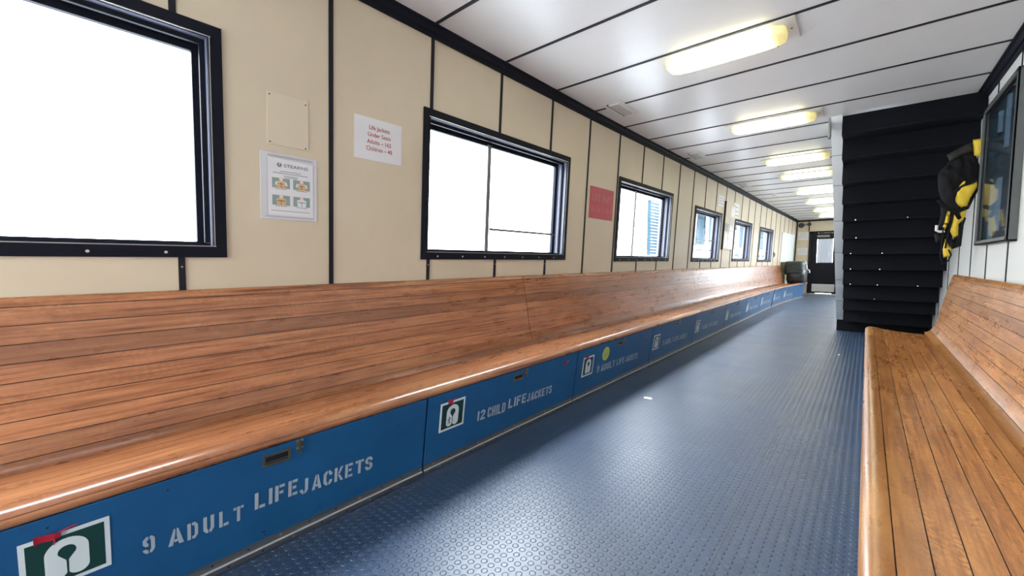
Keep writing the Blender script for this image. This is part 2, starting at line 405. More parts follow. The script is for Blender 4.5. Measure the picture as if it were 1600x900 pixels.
# end walls
D0, D1 = -1.53, -.72            # end door opening
mb = MB()
zt = ZC(Y1)
mb.box(-2.3, D0, Y1, Y1 + .12, 0, zt); mb.box(D0, D1, Y1, Y1 + .12, 2.165, zt); mb.box(D1, -.45, Y1, Y1 + .12, 0, zt)
mb.box(-.45, .65, Y1, Y1 + .12, 2.2, zt); mb.box(-.45, .65, Y1, Y1 + .12, 0, .8); mb.box(.65, .9, Y1, Y1 + .12, 0, zt)
wf = mb.build('wall_far', 'cream', kind='structure')
mb = MB(); mb.box(-2.6, -2.0, Y0 - .12, Y0, 0, 2.66); mb.box(-2.0, .6, Y0 - .12, Y0, 2.4, 2.66); mb.box(.6, .95, Y0 - .12, Y0, 0, 2.66); mb.box(-2.0, .6, Y0 - .12, Y0, 0, .1)  # unseen opening behind the viewer, added to let light in
mb.build('wall_back', 'cream', kind='structure')
# battens (black joint strips)
BY = [.434, 1.103, 1.780, 2.452, 3.138, 3.810, 4.467, 5.115, 5.750, 6.390, 7.030, 7.670]
while BY[0] > Y0 + .4: BY.insert(0, BY[0] - .67)
while BY[-1] < Y1 - .5: BY.append(BY[-1] + .645)
HWN = .012
for y in BY:
    spans = [(0.1, ZC(y) - .05)]
    for i, (a, b) in enumerate(WIN):
        if a - .05 < y < b + .05: spans = [(0.1, WZB[i] - .045), (WZT[i] + .04, ZC(y) - .05)]
    for z0, z1 in spans:
        m_ = MB(wallmap); m_.box(0, .006, y - HWN, y + HWN, z0, z1); m_.build('batten', 'black', wl)
        if z0 < .2 and z1 < 1.3:
            m2 = MB(wallmap); m2.cyl((.006, y, 1.125), 'x', .0035, .002, 8); m2.build('screw', 'screw', wl)
for k, y in enumerate(BY):
    if not (Y0 < y < Y1): continue
    yc = y - .025
    m_ = MB(ceilmap); m_.box(-2.18 if y < 12 else -1.95, .735, yc - .0105, yc + .0105, 0, .006)
    m_.build('batten', 'black', ce)
for y in [4.49 + .677 * k for k in range(-12, 19)]:
    if y < -1 or any(a < y < b for a, b in RWIN[1:]): continue
    m_ = MB(rightmap); m_.box(0, .005, y - .009, y + .009, 0.1, 2.6); m_.build('batten', 'black', wr)
# cornice trims
def trim(name, mp, prof, ya, yb, n):
    m_ = MB(); k = len(prof); pts = []; fs = []
    for i in range(n + 1):
        y = ya + (yb - ya) * i / n
        pts += [mp(p, y) for p in prof]
    for i in range(n):
        for j in range(k): fs.append((i * k + j, i * k + (j + 1) % k, (i + 1) * k + (j + 1) % k, (i + 1) * k + j))
    fs += [tuple(range(k)), tuple(range(n * k, n * k + k))]
    m_.add(pts, fs); return m_.build(name, 'black_gloss', kind='structure')
prof = [(0, 0), (.062, 0), (.062, .012), (.045, .016), (.040, .030), (.030, .042), (.018, .044), (.014, .066), (0, .066)]
trim('trim_1', lambda p, y: (XW(y, ZC(y)) + p[0], y, ZC(y) - p[1]), prof, Y0, Y1, 40)
trim('trim_2', lambda p, y: (XR - p[0], y, ZC(y) - p[1]), prof, Y0, Y1, 40)
m_ = MB(); m_.box(-1.93, .75, Y1 - .03, Y1, zt - .045, zt); m_.build('trim_3', 'black', kind='structure')
m_ = MB(wallmap); m_.box(-.01, .03, Y1 - .03, Y1, 0.0, zt); m_.build('trim_4', 'black', kind='structure')
m_ = MB(); m_.box(D0 - .045, D0 - .015, Y1 - .015, Y1, 2.17, zt); m_.build('trim_5', 'black', kind='structure')

# ------------------------------------------------------------------ windows
def window(i, a, b, z0, z1, mp, mull=None, rails=(), out=-.16, glassdepth=-.11, latch=False):
    root = MB(mp)
    fr = .048
    # face frame (four flat bars) on the inside of the wall
    root.box(0, .012, a - fr, b + fr, z1 - .004, z1 + fr, 3); root.box(0, .012, a - fr, b + fr, z0 - fr, z0 + .004, 3)
    root.box(0, .012, a - fr, a + .004, z0 + .004, z1 - .004); root.box(0, .012, b - .004, b + fr, z0 + .004, z1 - .004)
    # bright strips along the inner arris
    fo = root.build('window_%d' % i, 'black_gloss', kind='structure')
    m_ = MB(mp)
    m_.box(out, .0, a, b, z1 - .006, z1, 3); m_.box(out, .0, a, b, z0, z0 + .006, 3); m_.box(out, .0, a, a + .006, z0 + .006, z1 - .006); m_.box(out, .0, b - .006, b, z0 + .006, z1 - .006)
    m_.build('window_reveal', 'reveal', fo)
    m_ = MB(mp); t = .028
    for w0, w1, t in ((-.045, -.030, .020), (glassdepth - .012, glassdepth + .012, .034)):
        m_.box(w0, w1, a + .006, b - .006, z1 - .006 - t, z1 - .006, 3); m_.box(w0, w1, a + .006, b - .006, z0 + .006, z0 + .006 + t * .6, 3)
        m_.box(w0, w1, a + .006, a + .006 + t * .5, z0 + .02, z1 - .03); m_.box(w0, w1, b - .006 - t, b - .006, z0 + .02, z1 - .03)
    m_.build('sash', 'black_gloss', fo)
    m_ = MB(mp); m_.box(.012, .0145, a - .006, b + .006, z1 - .004, z1 - .0005, 3); m_.box(.012, .0145, b + .0, b + .003, z0, z1); m_.box(.012, .0145, a - .006, b + .006, z0 + .001, z0 + .004, 3)
    m_.build('bright_edge', 'alu', fo)  # thin bright metal strips on the frame
    m_ = MB(mp)
    m_.add([(glassdepth, a + .01, z0 + .01), (glassdepth, b - .01, z0 + .01), (glassdepth, b - .01, z1 - .01), (glassdepth, a + .01, z1 - .01)], [(0, 1, 2, 3)])
    m_.build('glass_pane', 'glass', fo)
    if mull is not None:
        m_ = MB(mp); m_.box(glassdepth + .0, glassdepth + .022, mull - .02, mull + .02, z0 + .02, z1 - .03); m_.build('mullion', 'alu_dark', fo)
    for zr, ya, yb in rails:
        m_ = MB(mp); m_.box(glassdepth + .024, glassdepth + .036, ya, yb, zr - .009, zr + .009); m_.build('guard_bar', 'alu_dark', fo)
    n = 0
    y = a + .09
    while y < b:
        m_ = MB(mp); m_.cyl((.012, y, z0 - fr * .55), 'x', .006, .003, 8); m_.build('screw', 'screw', fo); y += .235; n += 1
    return fo
cfg = {2: (2.44, [(1.41, 2.46, 3.37)]), 3: (5.16, []), 4: (7.64, [(1.53, 7.66, 8.68), (1.35, 7.66, 8.68)]), 6: (12.72, [(1.42, 12.74, 13.74)])}
for i, (a, b) in enumerate(WIN):
    mu, ra = cfg.get(i, (None, []))
    window(i + 1, a, b, WZB[i], WZT[i], wallmap, mu, ra)
for i, (a, b) in enumerate(RWIN):
    window(len(WIN) + i + 1, a, b, 1.2, 2.1, rightmap, (a + b) / 2, [], -.12, -.08)
# unseen far window behind the stair, added for glare on the far bench
def farmap(p): return (p[1], Y1 - p[0], p[2])
window(12, -.45, .65, .8, 2.2, farmap, None, [], -.12, -.08)

# ------------------------------------------------------------------ end door
dr = MB(farmap); f = .05
dr.box(0, .025, D0 - .02, D0 + .06, 0.02, 2.165); dr.box(0, .025, D0 - .02, D1 + .02, 2.10, 2.165); dr.box(0, .025, D1 - .06, D1 + .02, 0.02, 2.165)
door = dr.build('door_1', 'door_black', kind='structure')
m_ = MB(farmap); a, b = D0 + .06, D1 - .06
m_.box(-.06, -.01, a - .05, a + .15, .045, 2.12); m_.box(-.06, -.01, b - .10, b + .05, .045, 2.12); m_.box(-.06, -.01, a + .15, b - .10, .06, 1.10); m_.box(-.06, -.01, a + .15, b - .10, 1.90, 2.10)
m_.build('door_leaf', 'door_black', door)
m_ = MB(farmap); m_.add([(-.035, a + .15, 1.10), (-.035, b - .10, 1.10), (-.035, b - .10, 1.90), (-.035, a + .15, 1.90)], [(0, 1, 2, 3)]); m_.build('glass_pane', 'glass', door)
m_ = MB(farmap); nq = 40; pts = []
for q in range(nq + 1):
    yy = a + .16 + (b - .11 - a - .16) * q / nq; pts += [(-.07 - .012 * sin(q * 1.25), yy, 1.09), (-.07 - .012 * sin(q * 1.25), yy, 1.91)]
m_.add(pts, [(2 * q, 2 * q + 2, 2 * q + 3, 2 * q + 1) for q in range(nq)]); m_.build('outside_sheet', 'outside_sheet', door, smooth=True)  # wavy sheet added in place of the pale stripes outside the glass
m_ = MB(farmap); m_.box(-.01, -.004, a + .05, b - .02, .11, .37); m_.build('kick_plate', 'kick', door, bev=.002)
m_ = MB(farmap); m_.box(-.01, .04, a + .15, a + .15 + .33, 1.955, 2.03); m_.build('door_closer', 'alu_dark', door, bev=.005)
m_ = MB(); m_.box(D0 - .02, D1 + .02, Y1 - .09, Y1 + .1, 0, .05); m_.build('threshold', 'alu', door, bev=.006)

# ------------------------------------------------------------------ benches
# profile (t, z): t = 0 at the front edge .. 1 at the wall; section shared by the left and right benches
SEAT = [(.045, .437), (.018, .4375), (.005, .443), (.0, .452), (.002, .461), (.010, .4695), (.024, .477), (.045, .482), (.075, .4845), (.12, .482), (.18, .474), (.28, .464), (.38, .456), (.50, .4505), (.60, .448), (.701, .4475)]
BACK = [(.703, .4470), (.745, .456), (.775, .474), (.797, .497), (.815, .528), (.832, .568), (.850, .622), (.872, .70), (.893, .77), (.914, .84), (.938, .92), (.962, .985), (.972, 1.010), (.985, 1.020), (1.0, 1.022)]
def add_profile(mb, fx, prof, ya, yb, v0, thick, step=.3, under=None):
    """loft; prof -> grooved at plank joints via uv; closed underneath"""
    n = max(1, int(round((yb - ya) / step)))
    # resample so that a groove falls on every plank joint
    X0 = fx(0, 5.0); X1 = fx(1, 5.0); wd = abs(X1 - X0)
    arc = [0]
    for i in range(1, len(prof)): arc.append(arc[-1] + math.hypot((prof[i][0] - prof[i - 1][0]) * wd, prof[i][1] - prof[i - 1][1]))
    smp = set(arc); k = 0
    ks = [q for q in [v0 + PW * j for j in range(-3, 30)] if arc[1] + .02 < q < arc[-1] - .01]
    G = []
    for a_ in arc:
        if all(abs(a_ - q) > .006 for q in ks): G.append((a_, 0))
    for q in ks: G += [(q - .0008, 0), (q, 1), (q + .0008, 0)]
    G.sort()
    def at(a_):
        for i in range(1, len(arc)):
            if a_ <= arc[i] + 1e-9:
                t = (a_ - arc[i - 1]) / max(1e-9, arc[i] - arc[i - 1])
                p = (prof[i - 1][0] + t * (prof[i][0] - prof[i - 1][0]), prof[i - 1][1] + t * (prof[i][1] - prof[i - 1][1]))
                dx, dz = (prof[i][0] - prof[i - 1][0]) * wd, prof[i][1] - prof[i - 1][1]; l = math.hypot(dx, dz) or 1
                return p, (-dz / l, dx / l)
        return prof[-1], (0, 1)
    ring = []
    for a_, g in G:
        p, nn = at(a_)
        t, z = p
        if g: t -= nn[0] * .002 / wd; z -= nn[1] * .002
        ring.append((t, z, a_ - v0))
    if under: ring += [(t, z, -1.0) for t, z in under]
    else:
        back = [(p[0] + thick * .0 , p[1]) for p in prof]
        off = []
        for i in range(len(prof) - 1, -1, -1):
            p, nn = at(arc[i]); off.append((p[0] + (-nn[0]) * thick / wd, p[1] - nn[1] * thick))
        ring += [(t, z, -1.0 - .02 * i) for i, (t, z) in enumerate(off)]
    K = len(ring); pts = []; uvs = []
    for i in range(n + 1):
        y = ya + (yb - ya) * i / n
        for t, z, v in ring: pts.append((fx(t, y), y, z)); uvs.append((y, v + 6.6))
    fs = []
    for i in range(n):
        for j in range(K): fs.append((i * K + j, i * K + (j + 1) % K, (i + 1) * K + (j + 1) % K, (i + 1) * K + j))
    fs += [tuple(range(K)), tuple(range(n * K, n * K + K))]
    mb.add(pts, fs, uvs)
def fxl(t, y):
    xf = XF(y) + .002; xb = XW(y, 1.0) + .006; return xf + t * (xb - xf)
def fxr(t, y): return .013 + t * (.645 - .013)
def bench(fx, ya, yb, yback, m, label, group=None, rail=True):
    xm = fx(.5, (ya + yb) / 2)
    r = thing('bench', (xm, (ya + yb) / 2, 0.44), label, 'bench', group)
    g = .0025
    s_ = MB(); add_profile(s_, fx, SEAT, ya + g, yb - g, .116, .02, under=[(.70, .43), (.5, .43), (.2, .436), (.06, .43)]); s_.build('seat', m, r, smooth=True, ang=50)
    if yback > ya:
        s_ = MB(); add_profile(s_, fx, BACK, ya + g, yback - g, .05, .018); s_.build('backrest', m, r, smooth=True, ang=50)
    return r
BL = [(-1.60, 2.795), (2.795, 7.25), (7.25, 11.75), (11.75, 16.2)]
labs = [
        'nearest section of the long left varnished bench, under the large left window',
        'second section of the long left bench, below the red sign, between two plank joints',
        'third section of the long left bench, with white window glare on its backrest',
        'farthest section of the long left bench, ending by the dark covered bundle']
for i, (a, b) in enumerate(BL):
    bench(fxl, a, b, min(b, 15.15), 'wood_left', labs[i], 'wall bench sections on the left')
# right bench
rb = bench(fxr, -2.5, 5.56, 5.75, 'wood_right', 'orange varnished slatted bench along the right white wall, in front of the black stairs')
m_ = MB()
m_.add([(.05, -2.5, .012), (.65, -2.5, .012), (.65, 5.50, .012), (.05, 5.50, .012), (.035, -2.5, .435), (.65, -2.5, .435), (.65, 5.50, .435), (.035, 5.50, .435)],
       [(0, 1, 2, 3), (4, 5, 6, 7), (0, 1, 5, 4), (1, 2, 6, 5), (2, 3, 7, 6), (3, 0, 4, 7)]); m_.build('base_panel', 'locker', rb)

# ------------------------------------------------------------------ life jacket lockers
G = {}
def rc(a, b, c, d): return [(a, b), (c, b), (c, d), (a, d)]
G['A'] = [[(0, 0), (.95, 0), (1.5, 3.6), (1.5, 5), (1.15, 5)], [(1.75, 5), (2.1, 5), (3.2, 0), (2.2, 0), (1.75, 2.6)], rc(1.25, .9, 1.95, 1.7)]
G['D'] = [rc(0, 0, 1, 5), [(1.3, 0), (2.2, 0), (3, 1), (3, 4), (2.2, 5), (1.3, 5), (1.3, 4.1), (1.8, 4.1), (2.05, 3.7), (2.05, 1.3), (1.8, .9), (1.3, .9)]]
G['U'] = [[(0, 5), (1, 5), (1, 1.3), (1.35, .9), (1.35, 0), (.8, 0), (0, 1)], [(3, 5), (2, 5), (2, 1.3), (1.65, .9), (1.65, 0), (2.2, 0), (3, 1)]]
G['L'] = [rc(0, 0, 1, 5), rc(1.25, 0, 2.8, .95)]
G['T'] = [rc(1.1, 0, 2.1, 5), rc(0, 4.1, .9, 5), rc(2.3, 4.1, 3.2, 5)]
G['I'] = [rc(0, 0, 1, 5)]; G['1'] = [rc(0, 0, 1, 5)]
G['F'] = [rc(0, 0, 1, 5), rc(1.25, 4.1, 2.8, 5), rc(1.25, 2.1, 2.4, 3)]
G['E'] = G['F'] + [rc(1.25, 0, 2.8, .9)]
G['J'] = [[(1.6, 5), (2.6, 5), (2.6, 1), (1.8, 0), (1.45, 0), (1.45, .9), (1.6, 1.3)], [(0, 1.6), (.9, 1.6), (.9, 1.2), (1.2, .9), (1.2, 0), (.8, 0), (0, 1)]]
G['C'] = [[(0, 1), (.8, 0), (1.4, 0), (1.4, .9), (1, 1.3), (1, 3.7), (1.4, 4.1), (1.4, 5), (.8, 5), (0, 4)], [(1.7, 5), (2.2, 5), (3, 4), (3, 3.3), (2, 3.3), (2, 3.8), (1.7, 4.1)], [(1.7, 0), (2.2, 0), (3, 1), (3, 1.7), (2, 1.7), (2, 1.2), (1.7, .9)]]
G['K'] = [rc(0, 0, 1, 5), [(1.2, 2.6), (2.1, 5), (3.1, 5), (1.9, 2.6)], [(1.2, 2.3), (1.9, 2.3), (3.2, 0), (2.2, 0)]]
_s = [(3, 4), (2.2, 5), (.9, 5), (0, 4.1), (0, 3.1), (.8, 2.35), (1.4, 2.35), (1.4, 3.1), (1, 3.4), (1, 3.8), (1.3, 4.1), (1.8, 4.1), (2.1, 3.5), (3, 3.5)]
G['S'] = [_s, [(3 - x, 5 - y - .0) for x, y in _s]]
G['S'][1] = [(x + .0, y - .0) for x, y in [(0, 1), (.8, 0), (2.1, 0), (3, .9), (3, 2.1), (2.3, 2.75), (1.65, 2.75), (1.65, 1.9), (2, 1.6), (2, 1.2), (1.7, .9), (1.2, .9), (.9, 1.5), (0, 1.5)]]
G['R'] = [rc(0, 0, 1, 5), [(1.25, 5), (2.3, 5), (3, 4.3), (3, 2.9), (2.4, 2.3), (3.1, 0), (2.1, 0), (1.5, 2.2), (1.25, 2.2), (1.25, 3.0), (1.9, 3.0), (2.1, 3.3), (2.1, 3.9), (1.9, 4.2), (1.25, 4.2)]]
G['H'] = [rc(0, 0, 1, 5), rc(2, 0, 3, 5), rc(1.2, 2.1, 1.8, 3)]
G['9'] = [[(1.4, 5), (.8, 5), (0, 4.2), (0, 2.9), (.7, 2.1), (1.4, 2.1), (1.4, 2.9), (1, 3.2), (1, 3.9), (1.4, 4.1)], [(1.7, 5), (2.3, 5), (3, 4.2), (3, 1), (2.2, 0), (1.7, 0), (1.7, .9), (2, 1.2), (2, 3.9), (1.7, 4.1)], [(0, 1.4), (.9, 1.4), (1.0, 1.0), (1.4, .9), (1.4, 0), (.8, 0), (0, .9)]]
G['2'] = [[(0, 3.5), (0, 4), (.8, 5), (2.2, 5), (3, 4.2), (3, 3.1), (1.4, 1.2), (.2, 1.2), (2, 3.2), (2, 3.9), (1.6, 4.1), (1.2, 4.0), (1, 3.5)], rc(0, 0, 3, .95)]
def stencil(mb, txt, ya, yb, za, zb, h, w=.0008, gap=.75):
    """word from ya to yb, baseline za -> zb, letter height h"""
    wd = [1.0 if c in 'I1' else 3.1 for c in txt]; tot = sum(wd) + gap * (len(txt) - 1); u = (yb - ya) / tot; x = 0
    for c, q in zip(txt, wd):
        for pl in G[c]:
            mb.poly([(ya + (x + px) * u, za + (zb - za) * (x + px) / tot + py * h / 5) for px, py in pl], w)
        x += q + gap
def arcp(cx, cy, rx, ry, a0, a1, n=14): return [(cx + rx * cos(R(a0 + (a1 - a0) * i / n)), cy + ry * sin(R(a0 + (a1 - a0) * i / n))) for i in range(n + 1)]
def jacket_sign(parent, ya, za, w, h, child):
    m_ = MB(lockmap); m_.box(.0005, .002, ya, ya + w, za, za + h); pl = m_.build('safety_sign', 'sign_white', parent)
    bx = .012; m_ = MB(lockmap); m_.poly(rc(ya + bx, za + bx, ya + w - bx, za + h - bx), .0024); m_.build('sign_field', 'green', pl)
    cx = ya + w * .5; jw = w * .245; top = za + h * .86; bot = za + h * .12
    m_ = MB(lockmap)
    r = jw * .5
    # outer outline: rounded top, two rounded tails
    out = arcp(cx, top - jw * .95, jw, jw * .95, 0, 180, 20) + arcp(cx - r, bot + r, r, r, 180, 360, 12) + arcp(cx + r, bot + r, r, r, 180, 360, 12)
    m_.poly(out, .0028); m_.build('life_jacket_symbol', 'sign_white', pl)
    m_ = MB(lockmap); hx = jw * .42; hy = top - jw * .95
    m_.poly(arcp(cx, hy, hx, hx * 1.0, -20, 200, 16) + [(cx - .0025, hy - hx * 1.5), (cx - .002, bot + r * .6), (cx + .002, bot + r * .6), (cx + .0025, hy - hx * 1.5)], .0032)
    m_.build('neck_opening', 'green', pl)
    if child:
        m_ = MB(lockmap); fx_ = cx - r; fz = bot + r * 1.4; q = .010
        m_.poly(arcp(fx_, fz + 2.1 * q, q * .42, q * .42, 0, 360, 10)[:-1], .0032)
        for pl2 in ([(-.35, -.3), (.35, -.3), (.3, 1.5), (-.3, 1.5)], [(-.3, 1.4), (-1.4, .8), (-1.3, .45), (-.2, 1.0)], [(.3, 1.4), (1.4, 1.5), (1.4, 1.15), (.2, 1.0)], [(-.35, -.2), (-1.2, -1.5), (-.8, -1.7), (.05, -.3)], [(.35, -.2), (1.0, -1.5), (.6, -1.7), (-.05, -.3)]):
            m_.poly([(fx_ + x * q, fz + y * q) for x, y in pl2], .0034)
        m_.build('child_figure', 'green', pl)
    return pl
BND = [-4.4, -3.05, -1.62, -.15, 1.3145, 2.797, 4.314, 5.785, 7.36, 8.90, 10.36, 11.80, 13.2, 14.55, 15.9]
llab = {3: 'blue locker lettered 9 ADULT LIFEJACKETS in wide spaced letters, nearest to the viewer',
        4: 'blue locker lettered 12 CHILD LIFEJACKETS, second from the viewer',
        5: 'blue locker with round yellow-green sticker and 9 ADULT LIFEJACKETS lettering',
        6: 'blue locker without yellow sticker, next beyond the yellow-stickered locker',
        7: 'blue locker two beyond the yellow-stickered locker, ending at the second bench joint',
        8: 'blue locker three beyond the yellow-stickered locker, just past the second bench joint',
        9: 'blue locker four beyond the yellow-stickered locker, small in the distance',
        10: 'blue locker five beyond the yellow-stickered locker, before the dark slanted gap',
        11: 'blue locker just beyond the dark slanted gap in the row', 12: 'third last blue locker before the end door wall',
        13: 'last blue locker in the left row, beside the black end door'}
for i in range(2, 14):
    a, b = BND[i] + (.07 if i == 11 else .006), BND[i + 1] - .006
    t = thing('storage_locker', (XF((a + b) / 2) - .3, (a + b) / 2, 0.0), llab.get(i, 'blue locker left of the nearest lettered locker, at the left edge of the view'), 'locker', 'life jacket lockers under the left bench')
    m_ = MB(lockmap); m_.box(-.018, 0, a, b, .008, .436, 3); m_.build('front_panel', 'locker', t, bev=.002)
    m_ = MB(lockmap); m_.box(-.40, -.018, a + .01, b - .01, .008, .42, 3); m_.build('carcass', 'black', t)
    # kick trim: flat flange, protruding rounded lip, lower flange
    m_ = MB(lockmap); m_.box(0, .003, a, b, .030, .058, 3); kt = m_.build('kick_trim', 'alu_dark', t)
    m_ = MB(lockmap); m_.box(0, .009, a, b, .0235, .0295, 3); m_.build('trim_lip', 'alu_highlight', kt, bev=.0015)
    m_ = MB(lockmap); m_.box(.002, .006, a, b, .002, .0235, 3); m_.build('lower_flange', 'alu_dark', kt)
    if i < 10 and i > 1:
        y = a + .06; k = 0
        while y < b and b > -.2:
            s_ = MB(lockmap); s_.cyl((.003, y, .046 - (k % 2) * .002), 'x', .0035, .002, 8); s_.cyl((.006, y + .05, .012), 'x', .0035, .002, 8)
            s_.build_each('screw', 'dark_dot' if k % 3 else 'screw', kt); y += .115 if i < 6 else .25; k += 1
    if b < -.2: continue
    # recessed pull
    hc = {3: (.588, .387, .10, .048)}.get(i, (a + .735, .388, .10, .042)); y_, z_, w_, h_ = hc
    m_ = MB(lockmap); q = .009
    m_.box(0, .005, y_ - w_ / 2, y_ + w_ / 2, z_ + h_ / 2 - q, z_ + h_ / 2); m_.box(0, .005, y_ - w_ / 2, y_ + w_ / 2, z_ - h_ / 2, z_ - h_ / 2 + q)
    m_.box(0, .005, y_ - w_ / 2, y_ - w_ / 2 + q, z_ - h_ / 2 + q, z_ + h_ / 2 - q); m_.box(0, .005, y_ + w_ / 2 - q, y_ + w_ / 2, z_ - h_ / 2 + q, z_ + h_ / 2 - q)
    hd = m_.build('recessed_handle', 'brass', t, bev=.001)
    m_ = MB(lockmap); m_.box(0.0002, .001, y_ - w_ / 2 + q, y_ + w_ / 2 - q, z_ - h_ / 2 + q, z_ + h_ / 2 - q); m_.build('handle_cup', 'dark_dot', hd)
    m_ = MB(lockmap); m_.box(.001, .004, y_ - w_ / 2 + q, y_ + w_ / 2 - q, z_ - .011, z_ - .007); m_.build('finger_lip', 'brass', hd)
    # hasp
    yl = y_ + .083
    m_ = MB(lockmap); m_.box(0, .003, yl - .012, yl + .014, .394, .434); m_.box(.003, .009, yl - .003, yl + .005, .385, .428); m_.cyl((.0, yl + .001, .380), 'x', .006, .009, 10)
    la = m_.build('hasp_latch', 'brass', t, bev=.0008)
    m_ = MB(lockmap)
    for dy in (-.009, .011):
        for dz in (.400, .429): m_.cyl((.003, yl + dy, dz), 'x', .0028, .002, 8)
    m_.build_each('rivet', 'screw', la)
    # sign, lettering, seals
    if i < 13:
        sy = {3: -.062, 4: 1.405, 5: 2.893}.get(i, a + .055); sz = {3: .214, 4: .212, 5: .197}.get(i, .175)
        jacket_sign(t, sy, sz, .180 if i < 5 else .172, .166, i == 4)
    m_ = MB(lockmap)
    if i == 3:
        stencil(m_, '9', .191, .222, .200, .200, .060); stencil(m_, 'A', .254, .295, .192, .190, .060); stencil(m_, 'D', .306, .337, .187, .187, .062)
        stencil(m_, 'U', .351, .384, .186, .186, .064); stencil(m_, 'L', .398, .430, .186, .186, .062); stencil(m_, 'T', .442, .474, .182, .182, .060)
        stencil(m_, 'LIFE', .512, .672, .200, .196, .068); stencil(m_, 'JACKETS', .678, 1.010, .185, .168, .066)
    elif i == 4:
        stencil(m_, '12', 1.702, 1.768, .190, .187, .062); stencil(m_, 'CHILD', 1.790, 1.955, .186, .176, .066); stencil(m_, 'LIFE', 1.985, 2.170, .188, .184, .066); stencil(m_, 'JACKETS', 2.18, 2.475, .180, .174, .060)
    elif i < 13:
        q0 = a + .345
        stencil(m_, '9', q0, q0 + .04, .184, .184, .060); stencil(m_, 'ADULT', q0 + .075, q0 + .335, .180, .176, .062); stencil(m_, 'LIFE', q0 + .375, q0 + .535, .176, .174, .060); stencil(m_, 'JACKETS', q0 + .56, q0 + .84, .172, .160, .060)
    if i < 13: m_.build('stencil_lettering', 'stencil', t)
    tz = {3: .374, 4: .375, 5: .360}.get(i, .335); tx = {3: .012, 4: 1.455, 5: 2.93}.get(i, a + .10)
    def seal(y, z, w, h, name='red_seal'):
        s_ = MB(lockmap); nn = 7; top = []; bo = []
        for k in range(nn + 1):
            f_ = k / nn; top.append((.006 + .004 * sin(f_ * 5 + i), y + w * f_, z + h * (1.15 + .15 * sin(f_ * 4 + i) - .4 * f_ * f_)))
            bo.append((.004, y + w * f_, z + h * (-.1 + .12 * sin(f_ * 7) + .15 * f_)))
        s_.add(top + bo, [(k, k + 1, nn + 2 + k, nn + 1 + k) for k in range(nn)])
        s_.tube([(.004, y + w * .72, z + h * .2), (.006, y + w * .76, z - h * .3), (.004, y + w * .70, z - h * .75)], .0018, 6)
        s_.tube([(.006, y + w * .9, z + h * .7), (.006, y + w * 1.25, z + h * 1.0), (.004, y + w * 1.6, z + h * 1.05)], .0022, 6)
        s_.build(name, 'red_tag', t, smooth=True)
    if i not in (6, 10, 13): seal(tx - (.045 if i == 3 else 0), tz - .008, .052 if i == 3 else .036, .022)
    if i in (4, 5, 6, 7, 8): seal(b - .20, .366, .045, .020, 'red_seal')
    if i == 5:
        s_ = MB(lockmap); s_.cyl((.0005, 3.277, .334), 'x', .062, .0012, 32)
        for v in range(len(s_.v)): pass
        st = s_.build('round_sticker', 'yellow_sticker', t)
        s_ = MB(lockmap)
        for k in range(5): s_.box(.0018, .0021, 3.277 - .036 + .004 * abs(k - 2), 3.277 + .036 - .004 * abs(k - 2), .334 + .026 - k * .013 - .002, .334 + .026 - k * .013 + .002)
        s_.build('sticker_print', 'teal_print', st)
    # scattered screw holes
    rnd = random.Random(i)
    s_ = MB(lockmap)
    for k in range(11 if i < 6 else 3):
        s_.cyl((0, rnd.uniform(a + .05, b - .05), rnd.choice([.405, .40, .39, .345, .09, .075])), 'x', .0032, .0008, 7)
    s_.build_each('screw_hole', 'dark_dot', t)

# ------------------------------------------------------------------ signs on the left wall
m_ = MB(wallmap); m_.box(.0005, .004, .785, .982, 1.727, 1.977); bp = m_.build('cover_plate', 'cream_paint', bev=.001)
tag(bp, 'blank cream painted plate with four tiny dark screws, above the clear-framed instruction poster', 'plate')
m_ = MB(wallmap)
for y, z in ((.797, 1.962), (.968, 1.955), (.797, 1.738), (.966, 1.735)): m_.cyl((.004, y, z), 'x', .0035, .002, 8)
m_.build_each('screw', 'dark_dot', bp)
# poster
def wt(mb, cx, z, w, t, k=.0026): mb.box(k, k + .0003, cx - w / 2, cx + w / 2, z - t / 2, z + t / 2)
m_ = MB(wallmap); m_.box(.0005, .004, .751, 1.025, 1.361, 1.689); po = m_.build('instruction_poster', 'paper_dim', bev=.001)
tag(po, 'grey-edged life vest instruction poster headed STEARNS with four small pictures, on the cream wall', 'poster')
m_ = MB(wallmap); m_.poly([(.785, 1.385), (1.003, 1.383), (1.003, 1.655), (.785, 1.665)], .0046, .0042); m_.build('sheet', 'paper', po)
m_ = MB(wallmap); c0 = .892
for z in (1.674, 1.668): m_.poly(rc(.785, z, 1.003, z + .003), .0050)
for z, wd in ((1.600, .10), (1.590, .17), (1.578, .07), (1.571, .06)): m_.poly(rc(c0 - wd / 2, z, c0 + wd / 2, z + .0035), .0050)
for z, wd, c_ in ((1.512, .055, .845), (1.512, .055, .945), (1.427, .055, .845), (1.427, .055, .945), (1.404, .19, c0)): m_.poly(rc(c_ - wd / 2, z, c_ + wd / 2, z + .0030), .0050)
m_.poly(rc(.771, 1.373, 1.008, 1.376), .0048); m_.poly(rc(1.006, 1.376, 1.0075, 1.66), .0048); m_.poly(rc(.780, 1.376, .7812, 1.66), .0048)
m_.build('fine_print', 'grey_ink', po)
m_ = MB(wallmap); put_text(m_, 'STEARNS', .022, .918, 1.624, .0052, 1.35)
m_.poly(arcp(.838, 1.632, .011, .011, 0, 360, 12)[:-1], .0051); hd_ = m_.build('heading', 'dark_ink', po)
m_ = MB(wallmap); m_.poly(arcp(.838, 1.632, .0075, .0075, 20, 160, 8), .0053); m_.poly(rc(.829, 1.6275, .847, 1.6295), .0053); m_.poly(rc(.8372, 1.622, .8388, 1.642), .0053); m_.build('emblem_detail', 'paper', hd_)
